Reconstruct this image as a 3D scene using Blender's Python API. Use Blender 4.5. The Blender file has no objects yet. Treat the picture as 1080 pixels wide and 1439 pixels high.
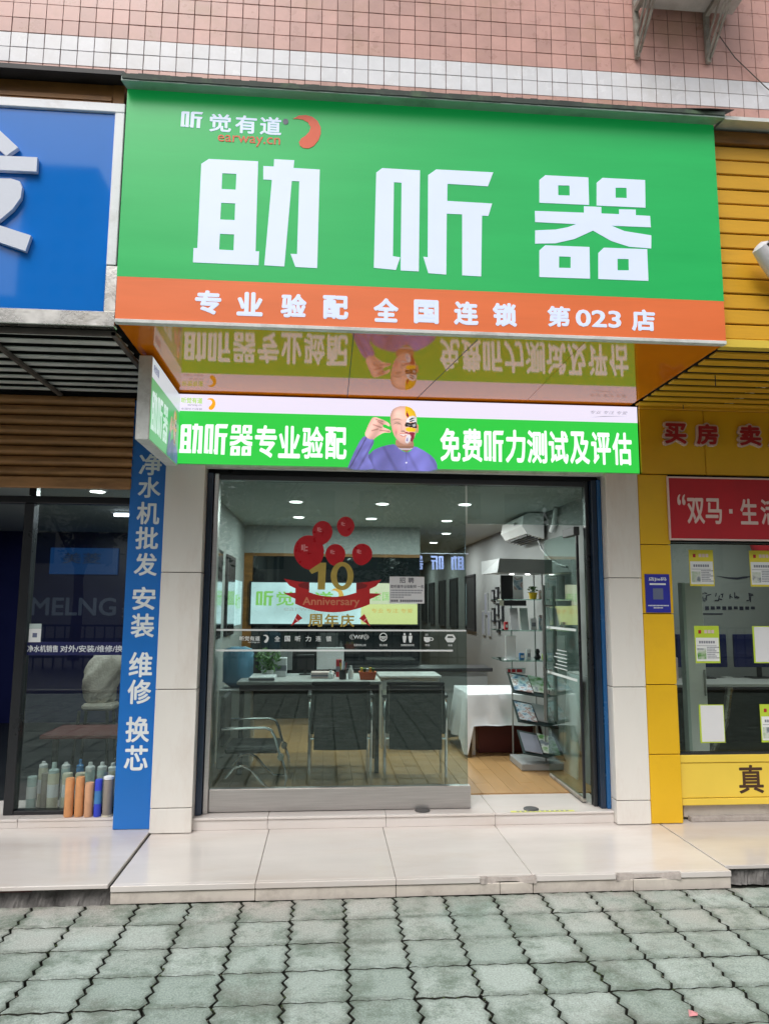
import bpy, bmesh, math, random
from mathutils import Vector, Matrix
rnd = random.Random(7)
R = math.radians
sc = bpy.context.scene
C = sc.collection

# ------------------------------------------------------------------ camera
cd = bpy.data.cameras.new('camera'); cam = bpy.data.objects.new('camera', cd); C.objects.link(cam)
rt = Vector((0.99670683, -0.08088875, 0.00570102)); up = Vector((-0.01611678, -0.12870586, 0.99155184)); fw = Vector((0.07947163, 0.98837838, 0.12958567))
cam.matrix_world = Matrix(((rt.x, up.x, -fw.x, 0), (rt.y, up.y, -fw.y, 0), (rt.z, up.z, -fw.z, 1.55), (0, 0, 0, 1)))
cd.sensor_fit = 'VERTICAL'; cd.sensor_height = 36; cd.lens = 36*1000/1439
cd.clip_start = .05; cd.clip_end = 600
sc.camera = cam

# ------------------------------------------------------------------ sky, sun, exposure
w = bpy.data.worlds.new('World'); sc.world = w; w.use_nodes = True
nt = w.node_tree; nt.nodes.clear()
sky = nt.nodes.new('ShaderNodeTexSky'); sky.sky_type = 'NISHITA'; sky.sun_disc = False
SUN_EL, SUN_AZ = R(52), R(205)          # azimuth measured clockwise from +Y
sky.sun_elevation = SUN_EL; sky.sun_rotation = SUN_AZ; sky.air_density = 1.0; sky.dust_density = 5.0; sky.ozone_density = 1.0
hs = nt.nodes.new('ShaderNodeHueSaturation'); hs.inputs['Saturation'].default_value = .22
bgn = nt.nodes.new('ShaderNodeBackground'); bgn.inputs['Strength'].default_value = .12
wo = nt.nodes.new('ShaderNodeOutputWorld')
nt.links.new(sky.outputs[0], hs.inputs['Color']); nt.links.new(hs.outputs[0], bgn.inputs[0]); nt.links.new(bgn.outputs[0], wo.inputs[0])
sl = bpy.data.lights.new('sun', 'SUN'); sl.energy = .8; sl.angle = R(25); sl.color = (1, .97, .93)
so = bpy.data.objects.new('sun', sl); C.objects.link(so)
sd = Vector((math.sin(SUN_AZ)*math.cos(SUN_EL), math.cos(SUN_AZ)*math.cos(SUN_EL), math.sin(SUN_EL)))
so.rotation_euler = sd.to_track_quat('Z', 'Y').to_euler(); so.location = (0, -3, 12)
vs = sc.view_settings; vs.view_transform = 'Standard'; vs.look = 'None'; vs.gamma = 1; vs.use_curve_mapping = False
sc.display_settings.display_device = 'sRGB'
vs.exposure = .38
sc.cycles.use_denoising = True
sc.cycles.max_bounces = 8; sc.cycles.transparent_max_bounces = 16
sc.cycles.caustics_reflective = False; sc.cycles.caustics_refractive = False

# ------------------------------------------------------------------ materials
def lin(c):
    return tuple((v/255/12.92 if v/255 <= .04045 else ((v/255+.055)/1.055)**2.4) for v in c)
M = {}
def mat(n, col, rough=.5, metal=0, var=.12, scale=3, bump=.05, bscale=60, rv=0, spec=.5, ior=1.5, dirt=None, dscale=1.2, damt=.5, coat=0, streak=None, rvar=.1):
    """procedural material: base colour with broad noise, optional dirt patches, per-object variation, fine bump and roughness noise"""
    m = bpy.data.materials.new(n); m.use_nodes = True; t = m.node_tree; b = t.nodes['Principled BSDF']
    N = lambda k: t.nodes.new(k); L = t.links.new
    tc = N('ShaderNodeTexCoord'); geo = N('ShaderNodeNewGeometry')
    src = geo.outputs['Position']
    if streak:
        mp = N('ShaderNodeMapping'); mp.inputs['Scale'].default_value = streak; L(src, mp.inputs[0]); src2 = mp.outputs[0]
    else: src2 = src
    nz = N('ShaderNodeTexNoise'); nz.inputs['Scale'].default_value = scale; nz.inputs['Detail'].default_value = 6; nz.inputs['Roughness'].default_value = .6; L(src2, nz.inputs['Vector'])
    mr = N('ShaderNodeMapRange'); mr.inputs[1].default_value = .25; mr.inputs[2].default_value = .75; mr.inputs[3].default_value = 1-var; mr.inputs[4].default_value = 1+var
    L(nz.outputs[0], mr.inputs[0])
    val = mr.outputs[0]
    if rv:
        oi = N('ShaderNodeObjectInfo'); r2 = N('ShaderNodeMapRange'); r2.inputs[3].default_value = 1-rv; r2.inputs[4].default_value = 1+rv; L(oi.outputs['Random'], r2.inputs[0])
        mu = N('ShaderNodeMath'); mu.operation = 'MULTIPLY'; L(val, mu.inputs[0]); L(r2.outputs[0], mu.inputs[1]); val = mu.outputs[0]
    vm = N('ShaderNodeVectorMath'); vm.operation = 'SCALE'; vm.inputs[0].default_value = col; L(val, vm.inputs['Scale'])
    out = vm.outputs[0]
    if dirt:
        n2 = N('ShaderNodeTexNoise'); n2.inputs['Scale'].default_value = dscale; n2.inputs['Detail'].default_value = 8; n2.inputs['Roughness'].default_value = .7; L(src2, n2.inputs['Vector'])
        m2 = N('ShaderNodeMapRange'); m2.inputs[1].default_value = .5; m2.inputs[2].default_value = .72; m2.inputs[4].default_value = damt; L(n2.outputs[0], m2.inputs[0])
        mx = N('ShaderNodeMix'); mx.data_type = 'RGBA'; L(m2.outputs[0], mx.inputs[0]); L(out, mx.inputs[6]); mx.inputs[7].default_value = (*dirt, 1); out = mx.outputs[2]
    L(out, b.inputs['Base Color'])
    rr = N('ShaderNodeMapRange'); rr.inputs[3].default_value = max(0, rough-rvar); rr.inputs[4].default_value = min(1, rough+rvar); L(nz.outputs[0], rr.inputs[0]); L(rr.outputs[0], b.inputs['Roughness'])
    b.inputs['Metallic'].default_value = metal; b.inputs['IOR'].default_value = ior; b.inputs['Specular IOR Level'].default_value = spec
    if coat: b.inputs['Coat Weight'].default_value = coat; b.inputs['Coat Roughness'].default_value = .04
    if bump:
        n3 = N('ShaderNodeTexNoise'); n3.inputs['Scale'].default_value = bscale; n3.inputs['Detail'].default_value = 4; L(src, n3.inputs['Vector'])
        bp = N('ShaderNodeBump'); bp.inputs['Strength'].default_value = bump*3; bp.inputs['Distance'].default_value = .004; L(n3.outputs[0], bp.inputs['Height']); L(bp.outputs[0], b.inputs['Normal'])
    M[n] = m; return m
def emis(n, col, st=1, diff=.3, rough=.35):
    m = bpy.data.materials.new(n); m.use_nodes = True; b = m.node_tree.nodes['Principled BSDF']
    b.inputs['Base Color'].default_value = (*[c*diff for c in col], 1); b.inputs['Roughness'].default_value = rough
    b.inputs['Emission Color'].default_value = (*col, 1); b.inputs['Emission Strength'].default_value = st*.78
    if n in ('led_skin', 'led_shirt', 'box_skin', 'box_shirt', 'led_skin_dark', 'light_box'):
        t = m.node_tree; g = t.nodes.new('ShaderNodeNewGeometry'); z = t.nodes.new('ShaderNodeTexNoise'); z.inputs['Scale'].default_value = 2.5 if n == 'light_box' else 13; z.inputs['Detail'].default_value = 3
        r = t.nodes.new('ShaderNodeMapRange'); r.inputs[1].default_value = .35; r.inputs[2].default_value = .65; r.inputs[3].default_value = .72; r.inputs[4].default_value = 1.2
        v = t.nodes.new('ShaderNodeVectorMath'); v.operation = 'SCALE'; v.inputs[0].default_value = col
        t.links.new(g.outputs['Position'], z.inputs['Vector']); t.links.new(z.outputs[0], r.inputs[0]); t.links.new(r.outputs[0], v.inputs['Scale']); t.links.new(v.outputs[0], b.inputs['Emission Color'])
    M[n] = m; return m
def glass(n, tint=(.9, .95, .93), base=.045, k=1.0):
    """thin architectural glass: see-through pane with a mirror reflection that grows at grazing angles"""
    m = bpy.data.materials.new(n); m.use_nodes = True; t = m.node_tree; t.nodes.clear()
    N = lambda q: t.nodes.new(q); L = t.links.new
    o = N('ShaderNodeOutputMaterial'); tr = N('ShaderNodeBsdfTransparent'); tr.inputs[0].default_value = (*tint, 1)
    gl = N('ShaderNodeBsdfGlossy'); gl.inputs['Roughness'].default_value = .0; gl.inputs[0].default_value = (.95, 1, .98, 1)
    lw = N('ShaderNodeLayerWeight'); lw.inputs[0].default_value = .5
    p = N('ShaderNodeMath'); p.operation = 'POWER'; p.inputs[1].default_value = 5; L(lw.outputs['Facing'], p.inputs[0])
    a = N('ShaderNodeMath'); a.operation = 'MULTIPLY_ADD'; a.inputs[1].default_value = 1-base; a.inputs[2].default_value = base*k; L(p.outputs[0], a.inputs[0])
    mx = N('ShaderNodeMixShader'); L(a.outputs[0], mx.inputs[0]); L(tr.outputs[0], mx.inputs[1]); L(gl.outputs[0], mx.inputs[2]); L(mx.outputs[0], o.inputs[0])
    M[n] = m; return m

mat('pink_tile', (.57, .325, .28), .3, var=.10, scale=9, rv=.13, bump=.02, dirt=(.44, .27, .17), dscale=1.6, damt=.7)
mat('white_tile', (.76, .76, .79), .25, var=.06, scale=9, rv=.05, bump=.02, dirt=(.55, .52, .48), dscale=2.5, damt=.4)
mat('grout', (.20, .13, .12), .9, var=.2, scale=8)
mat('sign_green', (.016, .43, .105), .32, var=.09, scale=2.2, streak=(.4, 1, 3), bump=.01)
mat('sign_orange', (.84, .185, .052), .35, var=.07, scale=3, streak=(.4, 1, 3), bump=.01)
mat('sign_white', (.72, .76, .92), .4, var=.03, bump=.01)
mat('logo_orange', (.80, .12, .045), .4, var=.05)
mat('flash_green', (.36, .45, .42), .45, var=.12, scale=5, dirt=(.10, .13, .11), dscale=4, damt=.6)
mat('flash_dark', (.05, .065, .055), .7, var=.4, scale=12, dirt=(.12, .22, .10), dscale=6, damt=.6)
mat('black_flash', (.022, .02, .022), .55, var=.4, scale=6)
mat('soffit_orange', (.78, .20, .004), .05, var=.08, scale=2, ior=1.75, bump=.0, rvar=.02)
mat('blue_sign', (.010, .18, .64), .04, var=.04, ior=1.42, bump=0, rvar=.03)
mat('frame_white', (.86, .88, .92), .35, var=.04, scale=6, dirt=(.5, .48, .45), dscale=8, damt=.35)
mat('char_white', (.66, .70, .80), .4, var=.04)
mat('steel', (.62, .61, .58), .28, 1, var=.2, scale=8, dirt=(.35, .30, .24), dscale=5, damt=.6)
mat('steel_brushed', (.55, .53, .52), .36, 1, var=.12, scale=4, streak=(1, 1, 30))
mat('chrome', (.8, .8, .8), .12, 1, var=.03, bump=0)
mat('brown_beam', (.28, .125, .03), .5, var=.35, scale=5, dirt=(.05, .025, .01), dscale=4, damt=.6, streak=(.6, 1, 3))
mat('shutter_brown', (.36, .17, .06), .45, var=.3, scale=5, dirt=(.14, .065, .022), dscale=3, damt=.6, streak=(1, 1, 5))
mat('louvre_grey', (.70, .72, .70), .5, var=.15, scale=6, dirt=(.2, .18, .15), dscale=5, damt=.5)
mat('rail_dark', (.10, .085, .075), .6, var=.3, scale=8)
mat('void_dark', (.012, .011, .012), .9, var=.2)
mat('yellow_slat', (.76, .40, .024), .38, var=.14, scale=3, rv=.05, dirt=(.45, .20, .02), dscale=3, damt=.45, streak=(.5, 1, 3))
mat('yellow_panel', (.74, .44, .012), .4, var=.06, scale=2, rv=.03, dirt=(.55, .28, .02), dscale=3, damt=.25)
mat('yellow_fascia', (.78, .44, .012), .45, var=.08, scale=3, dirt=(.60, .31, .02), dscale=3, damt=.3)
mat('yellow_light', (.80, .58, .075), .4, var=.05, scale=2)
mat('clad_white', (.75, .725, .68), .22, var=.04, scale=2, rv=.015, bump=.008, dirt=(.62, .55, .49), dscale=2.6, damt=.6, streak=(1.6, 1.6, .5))
mat('blue_board', (.012, .155, .52), .35, var=.06, scale=2, bump=.02)
mat('red_cloth', (.48, .018, .03), .75, var=.1, scale=5, bump=.05)
mat('pinkish', (.72, .55, .52), .6)
mat('red_print', (.40, .012, .02), .5)
mat('brown_print', (.06, .025, .012), .6)
mat('qr_blue', (.03, .035, .33), .35, var=.05)
mat('stone', (.655, .61, .58), .16, var=.07, scale=3, rv=.03, bump=.01, dirt=(.60, .52, .46), dscale=2.4, damt=.6, streak=(.5, 1.6, 1))
mat('stone_edge', (.66, .60, .53), .5, var=.10, scale=6, rv=.05, dirt=(.34, .29, .25), dscale=5, damt=.6)
mat('rough_concrete', (.21, .20, .19), .9, var=.45, scale=9, bump=.5, bscale=40, dirt=(.03, .028, .025), dscale=6, damt=.8)
mat('mortar', (.38, .34, .31), .9, var=.25, scale=20, bump=.3, bscale=60)
mat('soil', (.022, .024, .016), .95, var=.5, scale=30, bump=.5, bscale=80)
mat('asphalt', (.055, .055, .058), .8, var=.2, scale=20, bump=.3, bscale=150)
mat('frame_black', (.016, .017, .02), .3, var=.15)
mat('frame_navy', (.012, .025, .05), .2, var=.2, scale=4)
mat('jamb_blue', (.01, .09, .25), .25, var=.1)
mat('int_wall', (.36, .375, .37), .7, var=.06, bump=.01)
mat('grey_paint', (.235, .245, .24), .7, var=.08, bump=.01)
mat('handle_steel', (.34, .33, .32), .3, 1)
mat('int_ceiling', (.42, .46, .45), .75, var=.02, bump=0)
mat('int_dark', (.014, .017, .018), .35, var=.3, scale=2)
mat('wood_floor', (.44, .26, .11), .32, var=.12, scale=6, rv=.06, bump=.02, streak=(8, .8, 1))
mat('navy_wall', (.012, .016, .085), .35, var=.12)
mat('ghost_letter', (.13, .155, .25), .45)
mat('black_mesh', (.014, .015, .018), .6, var=.2, bump=.2, bscale=300)
mat('black_plastic', (.018, .018, .02), .4, var=.1)
mat('dark_teal', (.02, .035, .035), .5)
mat('table_white', (.55, .55, .54), .35)
mat('cloth_white', (.72, .72, .74), .85, var=.08, scale=5, bump=.15, bscale=90)
mat('paper', (.72, .73, .75), .7, var=.03)
mat('paper_white', (.78, .80, .80), .7, var=.03)
mat('print_dark', (.04, .04, .07), .7)
mat('print_grey', (.22, .23, .28), .7)
mat('paper_green', (.50, .66, .05), .5, var=.05)
mat('paper_yellow', (.72, .62, .05), .5, var=.05)
mat('print_teal', (.10, .27, .24), .6, var=.3, scale=40)
mat('balloon_red', (.52, .008, .018), .30, var=.10, scale=20)
mat('balloon_mark', (.80, .32, .34), .4)
mat('gold', (.46, .34, .07), .42, var=.12, scale=30)
mat('ribbon_red', (.50, .016, .018), .45, var=.12, scale=10)
mat('ribbon_dark', (.22, .01, .012), .5)
mat('ribbon_text', (.62, .22, .12), .5)
mat('decal_white', (.74, .78, .78), .6)
mat('filter_cream', (.62, .57, .44), .55, var=.08, scale=8)
mat('filter_orange', (.62, .29, .12), .75, var=.15, scale=14, bump=.2, bscale=160)
mat('filter_tan', (.60, .33, .19), .8, var=.15, scale=14, bump=.2, bscale=160)
mat('filter_blue', (.03, .06, .55), .5, var=.08)
mat('filter_grey', (.27, .235, .20), .6, var=.12, scale=10)
mat('clear_blue', (.05, .20, .45), .2)
mat('aqua', (.50, .60, .58), .25, var=.08)
mat('water_blue', (.16, .34, .50), .15, var=.15)
mat('fleece', (.74, .68, .58), .95, var=.2, scale=12, bump=.8, bscale=70)
mat('pot_yellow', (.75, .50, .02), .35)
mat('leaf', (.06, .16, .03), .55, var=.4, scale=20)
mat('leaf_far', (.045, .085, .03), .7, var=.5, scale=.8)
mat('bark', (.08, .06, .045), .9, var=.3, scale=6)
mat('cabinet_grey', (.30, .31, .31), .4)
mat('ac_white', (.70, .71, .70), .4, var=.06)
mat('ac_dark', (.06, .06, .06), .6)
mat('rust_metal', (.30, .28, .24), .65, var=.35, scale=10, dirt=(.12, .05, .03), dscale=7, damt=.75)
mat('unit_grey', (.45, .43, .40), .6, var=.2, scale=6, dirt=(.18, .13, .10), dscale=5, damt=.5)
mat('red_item', (.45, .02, .03), .5)
mat('dark_red', (.10, .015, .012), .5)
mat('basket_orange', (.62, .10, .02), .5)
mat('kerb', (.35, .34, .32), .85, var=.15)
mat('far_wall', (.42, .40, .37), .8, var=.15, scale=.3)
mat('far_glass', (.05, .07, .09), .15)
mat('skin', (.70, .42, .30), .5)
mat('cam_white', (.74, .72, .76), .35, var=.05)
mat('yellow_tape', (.58, .60, .12), .5, var=.15, scale=20)
mat('iron', (.03, .035, .04), .5)
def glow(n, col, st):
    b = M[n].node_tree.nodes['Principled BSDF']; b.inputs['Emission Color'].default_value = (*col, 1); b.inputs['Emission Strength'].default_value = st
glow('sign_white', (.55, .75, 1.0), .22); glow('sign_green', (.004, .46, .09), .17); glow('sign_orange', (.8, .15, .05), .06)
mat('dark_glass', (.012, .016, .018), .04, ior=1.9, bump=0, rvar=.02)
def photo_mat(n, cols, sc_):
    m = bpy.data.materials.new(n); m.use_nodes = True; t = m.node_tree; b = t.nodes['Principled BSDF']
    g = t.nodes.new('ShaderNodeNewGeometry'); z = t.nodes.new('ShaderNodeTexNoise'); z.inputs['Scale'].default_value = sc_; z.inputs['Detail'].default_value = 3
    r = t.nodes.new('ShaderNodeValToRGB'); r.color_ramp.elements[0].position = .35; r.color_ramp.elements[0].color = (*cols[0], 1); r.color_ramp.elements[1].position = .65; r.color_ramp.elements[1].color = (*cols[-1], 1)
    for i, c in enumerate(cols[1:-1]): e = r.color_ramp.elements.new(.35+.3*(i+1)/(len(cols)-1)); e.color = (*c, 1)
    t.links.new(g.outputs['Position'], z.inputs['Vector']); t.links.new(z.outputs[0], r.inputs[0]); t.links.new(r.outputs[0], b.inputs['Base Color']); b.inputs['Roughness'].default_value = .3; M[n] = m
photo_mat('print_photo', ((.05, .12, .25), (.30, .42, .50), (.62, .66, .70), (.35, .20, .18), (.7, .72, .72)), 14)
photo_mat('print_photo_green', ((.10, .30, .06), (.45, .55, .40), (.62, .66, .62), (.18, .22, .25)), 14)
# paving: grey-green concrete with damp moss
def paver_mat():
    m = bpy.data.materials.new('paver'); m.use_nodes = True; t = m.node_tree; b = t.nodes['Principled BSDF']
    N = lambda k: t.nodes.new(k); L = t.links.new
    g = N('ShaderNodeNewGeometry'); oi = N('ShaderNodeObjectInfo')
    def noise(s, d, r=.6):
        n = N('ShaderNodeTexNoise'); n.inputs['Scale'].default_value = s; n.inputs['Detail'].default_value = d; n.inputs['Roughness'].default_value = r; L(g.outputs['Position'], n.inputs['Vector']); return n.outputs[0]
    def rng(x, a, b_, c, d):
        q = N('ShaderNodeMapRange'); q.inputs[1].default_value = a; q.inputs[2].default_value = b_; q.inputs[3].default_value = c; q.inputs[4].default_value = d; L(x, q.inputs[0]); return q.outputs[0]
    def mix(f, a, c):
        x = N('ShaderNodeMix'); x.data_type = 'RGBA'; L(f, x.inputs[0])
        if isinstance(a, tuple): x.inputs[6].default_value = (*a, 1)
        else: L(a, x.inputs[6])
        if isinstance(c, tuple): x.inputs[7].default_value = (*c, 1)
        else: L(c, x.inputs[7])
        return x.outputs[2]
    sp = N('ShaderNodeSeparateXYZ'); L(g.outputs['Position'], sp.inputs[0])
    base = mix(oi.outputs['Random'], (.30, .37, .332), (.44, .51, .475))
    # a drier, pinker dust along the foot of the step
    near = N('ShaderNodeMath'); near.operation = 'MULTIPLY'; L(rng(sp.outputs['Y'], 3.3, 4.05, 0, .9), near.inputs[0]); L(rng(noise(1.7, 4), .35, .6, 0, 1), near.inputs[1])
    c1 = mix(near.outputs[0], base, (.44, .40, .37))
    c1 = mix(rng(noise(4.5, 9, .75), .48, .64, 0, .8), c1, (.115, .165, .12))
    c1 = mix(rng(noise(2.2, 9, .7), .52, .66, 0, .6), c1, (.20, .21, .18))
    sv = N('ShaderNodeVectorMath'); sv.operation = 'SCALE'; L(c1, sv.inputs[0]); L(rng(noise(130, 4, .7), .3, .7, .62, 1.38), sv.inputs['Scale'])
    tc = N('ShaderNodeTexCoord'); so_ = N('ShaderNodeSeparateXYZ'); L(tc.outputs['Object'], so_.inputs[0])
    def absr(o, lo, hi):
        a = N('ShaderNodeMath'); a.operation = 'ABSOLUTE'; L(o, a.inputs[0]); return rng(a.outputs[0], lo, hi, 0, 1)
    mxm = N('ShaderNodeMath'); mxm.operation = 'MAXIMUM'; L(absr(so_.outputs['X'], .095, .128), mxm.inputs[0]); L(absr(so_.outputs['Y'], .085, .118), mxm.inputs[1])
    em = N('ShaderNodeMath'); em.operation = 'MULTIPLY'; L(mxm.outputs[0], em.inputs[0]); L(rng(noise(11, 6, .7), .35, .62, .1, .75), em.inputs[1])
    L(mix(em.outputs[0], sv.outputs[0], (.085, .11, .08)), b.inputs['Base Color'])
    L(rng(noise(4, 5), .3, .7, .45, .85), b.inputs['Roughness'])
    bp = N('ShaderNodeBump'); bp.inputs['Strength'].default_value = .7; bp.inputs['Distance'].default_value = .003; L(noise(190, 4, .7), bp.inputs['Height']); L(bp.outputs[0], b.inputs['Normal'])
    M['paver'] = m
paver_mat()
emis('led_white', (.88, .83, 1.0), .95); emis('led_green', (.035, .62, .07), .98); emis('led_letter', (.90, 1.0, .94), 1.1)
emis('led_skin', (.85, .52, .40), 1); emis('led_skin_dark', (.62, .30, .22), 1); emis('led_shirt', (.19, .20, .56), 1.05); emis('led_shirt_dark', (.10, .10, .36), 1)
emis('led_yellow', (.95, .62, .03), 1); emis('led_red', (.50, .02, .06), 1); emis('led_black', (.02, .02, .03), 1); emis('led_orange', (.95, .42, .02), 1)
emis('led_lime', (.42, .72, .12), 1); emis('led_grey', (.35, .33, .40), 1)
emis('box_white', (.62, .68, .74), .8); emis('box_green', (.10, .42, .16), .8); emis('box_letter', (.62, .80, .74), .8); emis('box_skin', (.52, .40, .34), .7); emis('box_shirt', (.20, .25, .48), .7); emis('box_dark', (.10, .12, .25), .7)
emis('light_box', (.66, .86, .90), 1.25); emis('light_box_yellow', (.86, .86, .36), 1.1); emis('light_box_lime', (.33, .74, .16), 1); emis('light_box_orange', (.95, .50, .10), 1); emis('light_box_grey', (.55, .6, .6), 1); emis('light_box_warm', (.80, .78, .56), 1.1)
emis('lamp', (1, .98, .95), 9); emis('cool_letter', (.45, .50, 1.0), .6); emis('screen_blue', (.01, .07, .24), .45); emis('cool_tube', (.85, .88, 1.0), 6)
glass('window_glass', (.69, .76, .74), .062); glass('door_glass', (.72, .82, .79), .05); glass('shelf_glass', (.62, .78, .74), .08)
glass('left_glass', (.82, .87, .86), .065); glass('right_glass', (.86, .90, .87), .035)

# ------------------------------------------------------------------ helpers
org = {}
class MB:
    """collects shapes as one mesh"""
    def __init__(s): s.v = []; s.f = []
    def add(s, vs, fs):
        n = len(s.v); s.v += [tuple(v) for v in vs]; s.f += [tuple(i+n for i in f) for f in fs]; return s
    def box(s, x0, x1, y0, y1, z0, z1, ch=0):
        if ch:
            c = min(ch, (x1-x0)*.45, (y1-y0)*.45, (z1-z0)*.45)
            vs = []; idx = {}
            for a, X in enumerate((x0, x1)):
                for b, Y in enumerate((y0, y1)):
                    for d, Z in enumerate((z0, z1)):
                        sx, sy, sz = (1-2*a)*c, (1-2*b)*c, (1-2*d)*c
                        for k, v in enumerate(((X, Y+sy, Z+sz), (X+sx, Y, Z+sz), (X+sx, Y+sy, Z))):
                            idx[a, b, d, k] = len(vs); vs.append(v)
            fs = []
            for a in (0, 1):
                q = [idx[a, b, d, 0] for b, d in ((0, 0), (0, 1), (1, 1), (1, 0))]; fs.append(q if a == 0 else q[::-1])
                q = [idx[b, a, d, 1] for b, d in ((0, 0), (1, 0), (1, 1), (0, 1))]; fs.append(q if a == 0 else q[::-1])
                q = [idx[b, d, a, 2] for b, d in ((0, 0), (0, 1), (1, 1), (1, 0))]; fs.append(q if a == 0 else q[::-1])
                for b in (0, 1):
                    fs.append([idx[a, b, 0, 0], idx[a, b, 1, 0], idx[a, b, 1, 1], idx[a, b, 0, 1]])
                    fs.append([idx[a, 0, b, 0], idx[a, 1, b, 0], idx[a, 1, b, 2], idx[a, 0, b, 2]])
                    fs.append([idx[0, a, b, 1], idx[1, a, b, 1], idx[1, a, b, 2], idx[0, a, b, 2]])
                    for d in (0, 1): fs.append([idx[a, b, d, 0], idx[a, b, d, 1], idx[a, b, d, 2]])
            return s.add(vs, fs)
        return s.add([(x0, y0, z0), (x1, y0, z0), (x1, y1, z0), (x0, y1, z0), (x0, y0, z1), (x1, y0, z1), (x1, y1, z1), (x0, y1, z1)],
                     [(0, 3, 2, 1), (4, 5, 6, 7), (0, 1, 5, 4), (1, 2, 6, 5), (2, 3, 7, 6), (3, 0, 4, 7)])
    def quad(s, a, b, c, d): return s.add([a, b, c, d], [(0, 1, 2, 3)])
    def tube(s, pts, r, n=8, cap=True):
        P = [Vector(p) for p in pts]; rings = []
        rr = r if isinstance(r, (list, tuple)) else [r]*len(P)
        ref = None
        for i, p in enumerate(P):
            t = (P[min(i+1, len(P)-1)]-P[max(i-1, 0)]).normalized()
            if ref is None: ref = t.orthogonal().normalized()
            u = (ref-t*ref.dot(t)).normalized(); ref = u; v = t.cross(u)
            rings.append([p+(u*math.cos(2*math.pi*k/n)+v*math.sin(2*math.pi*k/n))*rr[i] for k in range(n)])
        vs = [v for g in rings for v in g]; fs = []
        for i in range(len(P)-1):
            for k in range(n): a = i*n+k; b = i*n+(k+1) % n; fs.append((a, b, b+n, a+n))
        if cap: fs.append(tuple(range(n))[::-1]); fs.append(tuple((len(P)-1)*n+k for k in range(n)))
        return s.add(vs, fs)
    def lathe(s, cx, cy, prof, n=16):
        vs = []; fs = []
        for r, z in prof: vs += [(cx+r*math.cos(2*math.pi*k/n), cy+r*math.sin(2*math.pi*k/n), z) for k in range(n)]
        for i in range(len(prof)-1):
            for k in range(n): a = i*n+k; b = i*n+(k+1) % n; fs.append((a, b, b+n, a+n))
        fs.append(tuple(range(n))[::-1]); fs.append(tuple((len(prof)-1)*n+k for k in range(n)))
        return s.add(vs, fs)
    def plate(s, pts, y, th, holes=()):
        """polygon in the XZ plane, front face at y (towards -Y), thickness th; holes allowed"""
        bm = bmesh.new()
        for loop in [pts]+list(holes):
            vv = [bm.verts.new((p[0], y, p[1])) for p in loop]
            for i in range(len(vv)): bm.edges.new((vv[i], vv[(i+1) % len(vv)]))
        bmesh.ops.triangle_fill(bm, edges=bm.edges[:], use_beauty=True, use_dissolve=False, normal=(0, -1, 0))
        bm.normal_update()
        for f in bm.faces:
            if f.normal.y > 0: f.normal_flip()
        if th:
            bm.verts.index_update()
            border = [(e.verts[0].co.copy(), e.verts[1].co.copy(), e.link_faces[0]) for e in bm.edges if len(e.link_faces) == 1]
            quads = []
            for a, b, f in border:
                for l in f.loops:
                    if (l.vert.co-a).length < 1e-9 and (l.link_loop_next.vert.co-b).length < 1e-9: quads.append((b, a)); break
                else: quads.append((a, b))
            for a, b in quads: s.add([a, b, (b.x, y+th, b.z), (a.x, y+th, a.z)], [(0, 1, 2, 3)])
            s.add([(v.co.x, y+th, v.co.z) for v in bm.verts], [tuple(v.index for v in f.verts)[::-1] for f in bm.faces])
        bm.verts.index_update()
        s.add([v.co[:] for v in bm.verts], [tuple(v.index for v in f.verts) for f in bm.faces])
        bm.free(); return s
    def mesh(s, name, m, o=(0, 0, 0), smooth=False):
        me = bpy.data.meshes.new(name); me.from_pydata([(v[0]-o[0], v[1]-o[1], v[2]-o[2]) for v in s.v], [], s.f)
        me.materials.append(M[m] if isinstance(m, str) else m)
        if smooth:
            me.shade_smooth()
            try: me.set_sharp_from_angle(angle=R(40))
            except Exception: pass
        me.update(); return me
def link(name, me, parent, o):
    ob = bpy.data.objects.new(name, me); C.objects.link(ob); org[ob] = Vector(o)
    if parent: ob.parent = parent; ob.location = Vector(o)-org[parent]
    else: ob.location = o
    return ob
def obj(name, mb, m, parent=None, smooth=False, kind=None, label=None):
    xs, ys, zs = zip(*mb.v); o = ((min(xs)+max(xs))/2, (min(ys)+max(ys))/2, min(zs))
    ob = link(name, mb.mesh(name, m, o, smooth), parent, o)
    if kind: ob['kind'] = kind
    if label: ob['label'] = label
    return ob
def tag(o, label, cat, group=None):
    o['label'] = label; o['category'] = cat
    if group: o['group'] = group
    return o
def thing(name, label, cat, loc=(0, 0, 0), rotz=0, group=None, local=False):
    o = bpy.data.objects.new(name, None); o.empty_display_size = .1; C.objects.link(o); o.location = loc; o.rotation_euler = (0, 0, rotz)
    org[o] = Vector((0, 0, 0)) if local else Vector(loc)
    return tag(o, label, cat, group)
def struct(name, mb, m, smooth=False): return obj(name, mb, m, None, smooth, 'structure')
def dup(root, loc, rotz=None, label=None):
    def cp(o, p):
        c = o.copy(); C.objects.link(c); org[c] = org.get(o, Vector()); c.parent = p
        for ch in list(kids.get(o, [])): cp(ch, c)
        return c
    kids = {}
    for x in list(bpy.data.objects):
        if x.parent: kids.setdefault(x.parent, []).append(x)
    r = cp(root, None); r.location = loc
    if rotz is not None: r.rotation_euler = (0, 0, rotz)
    if label: r['label'] = label
    return r
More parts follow.
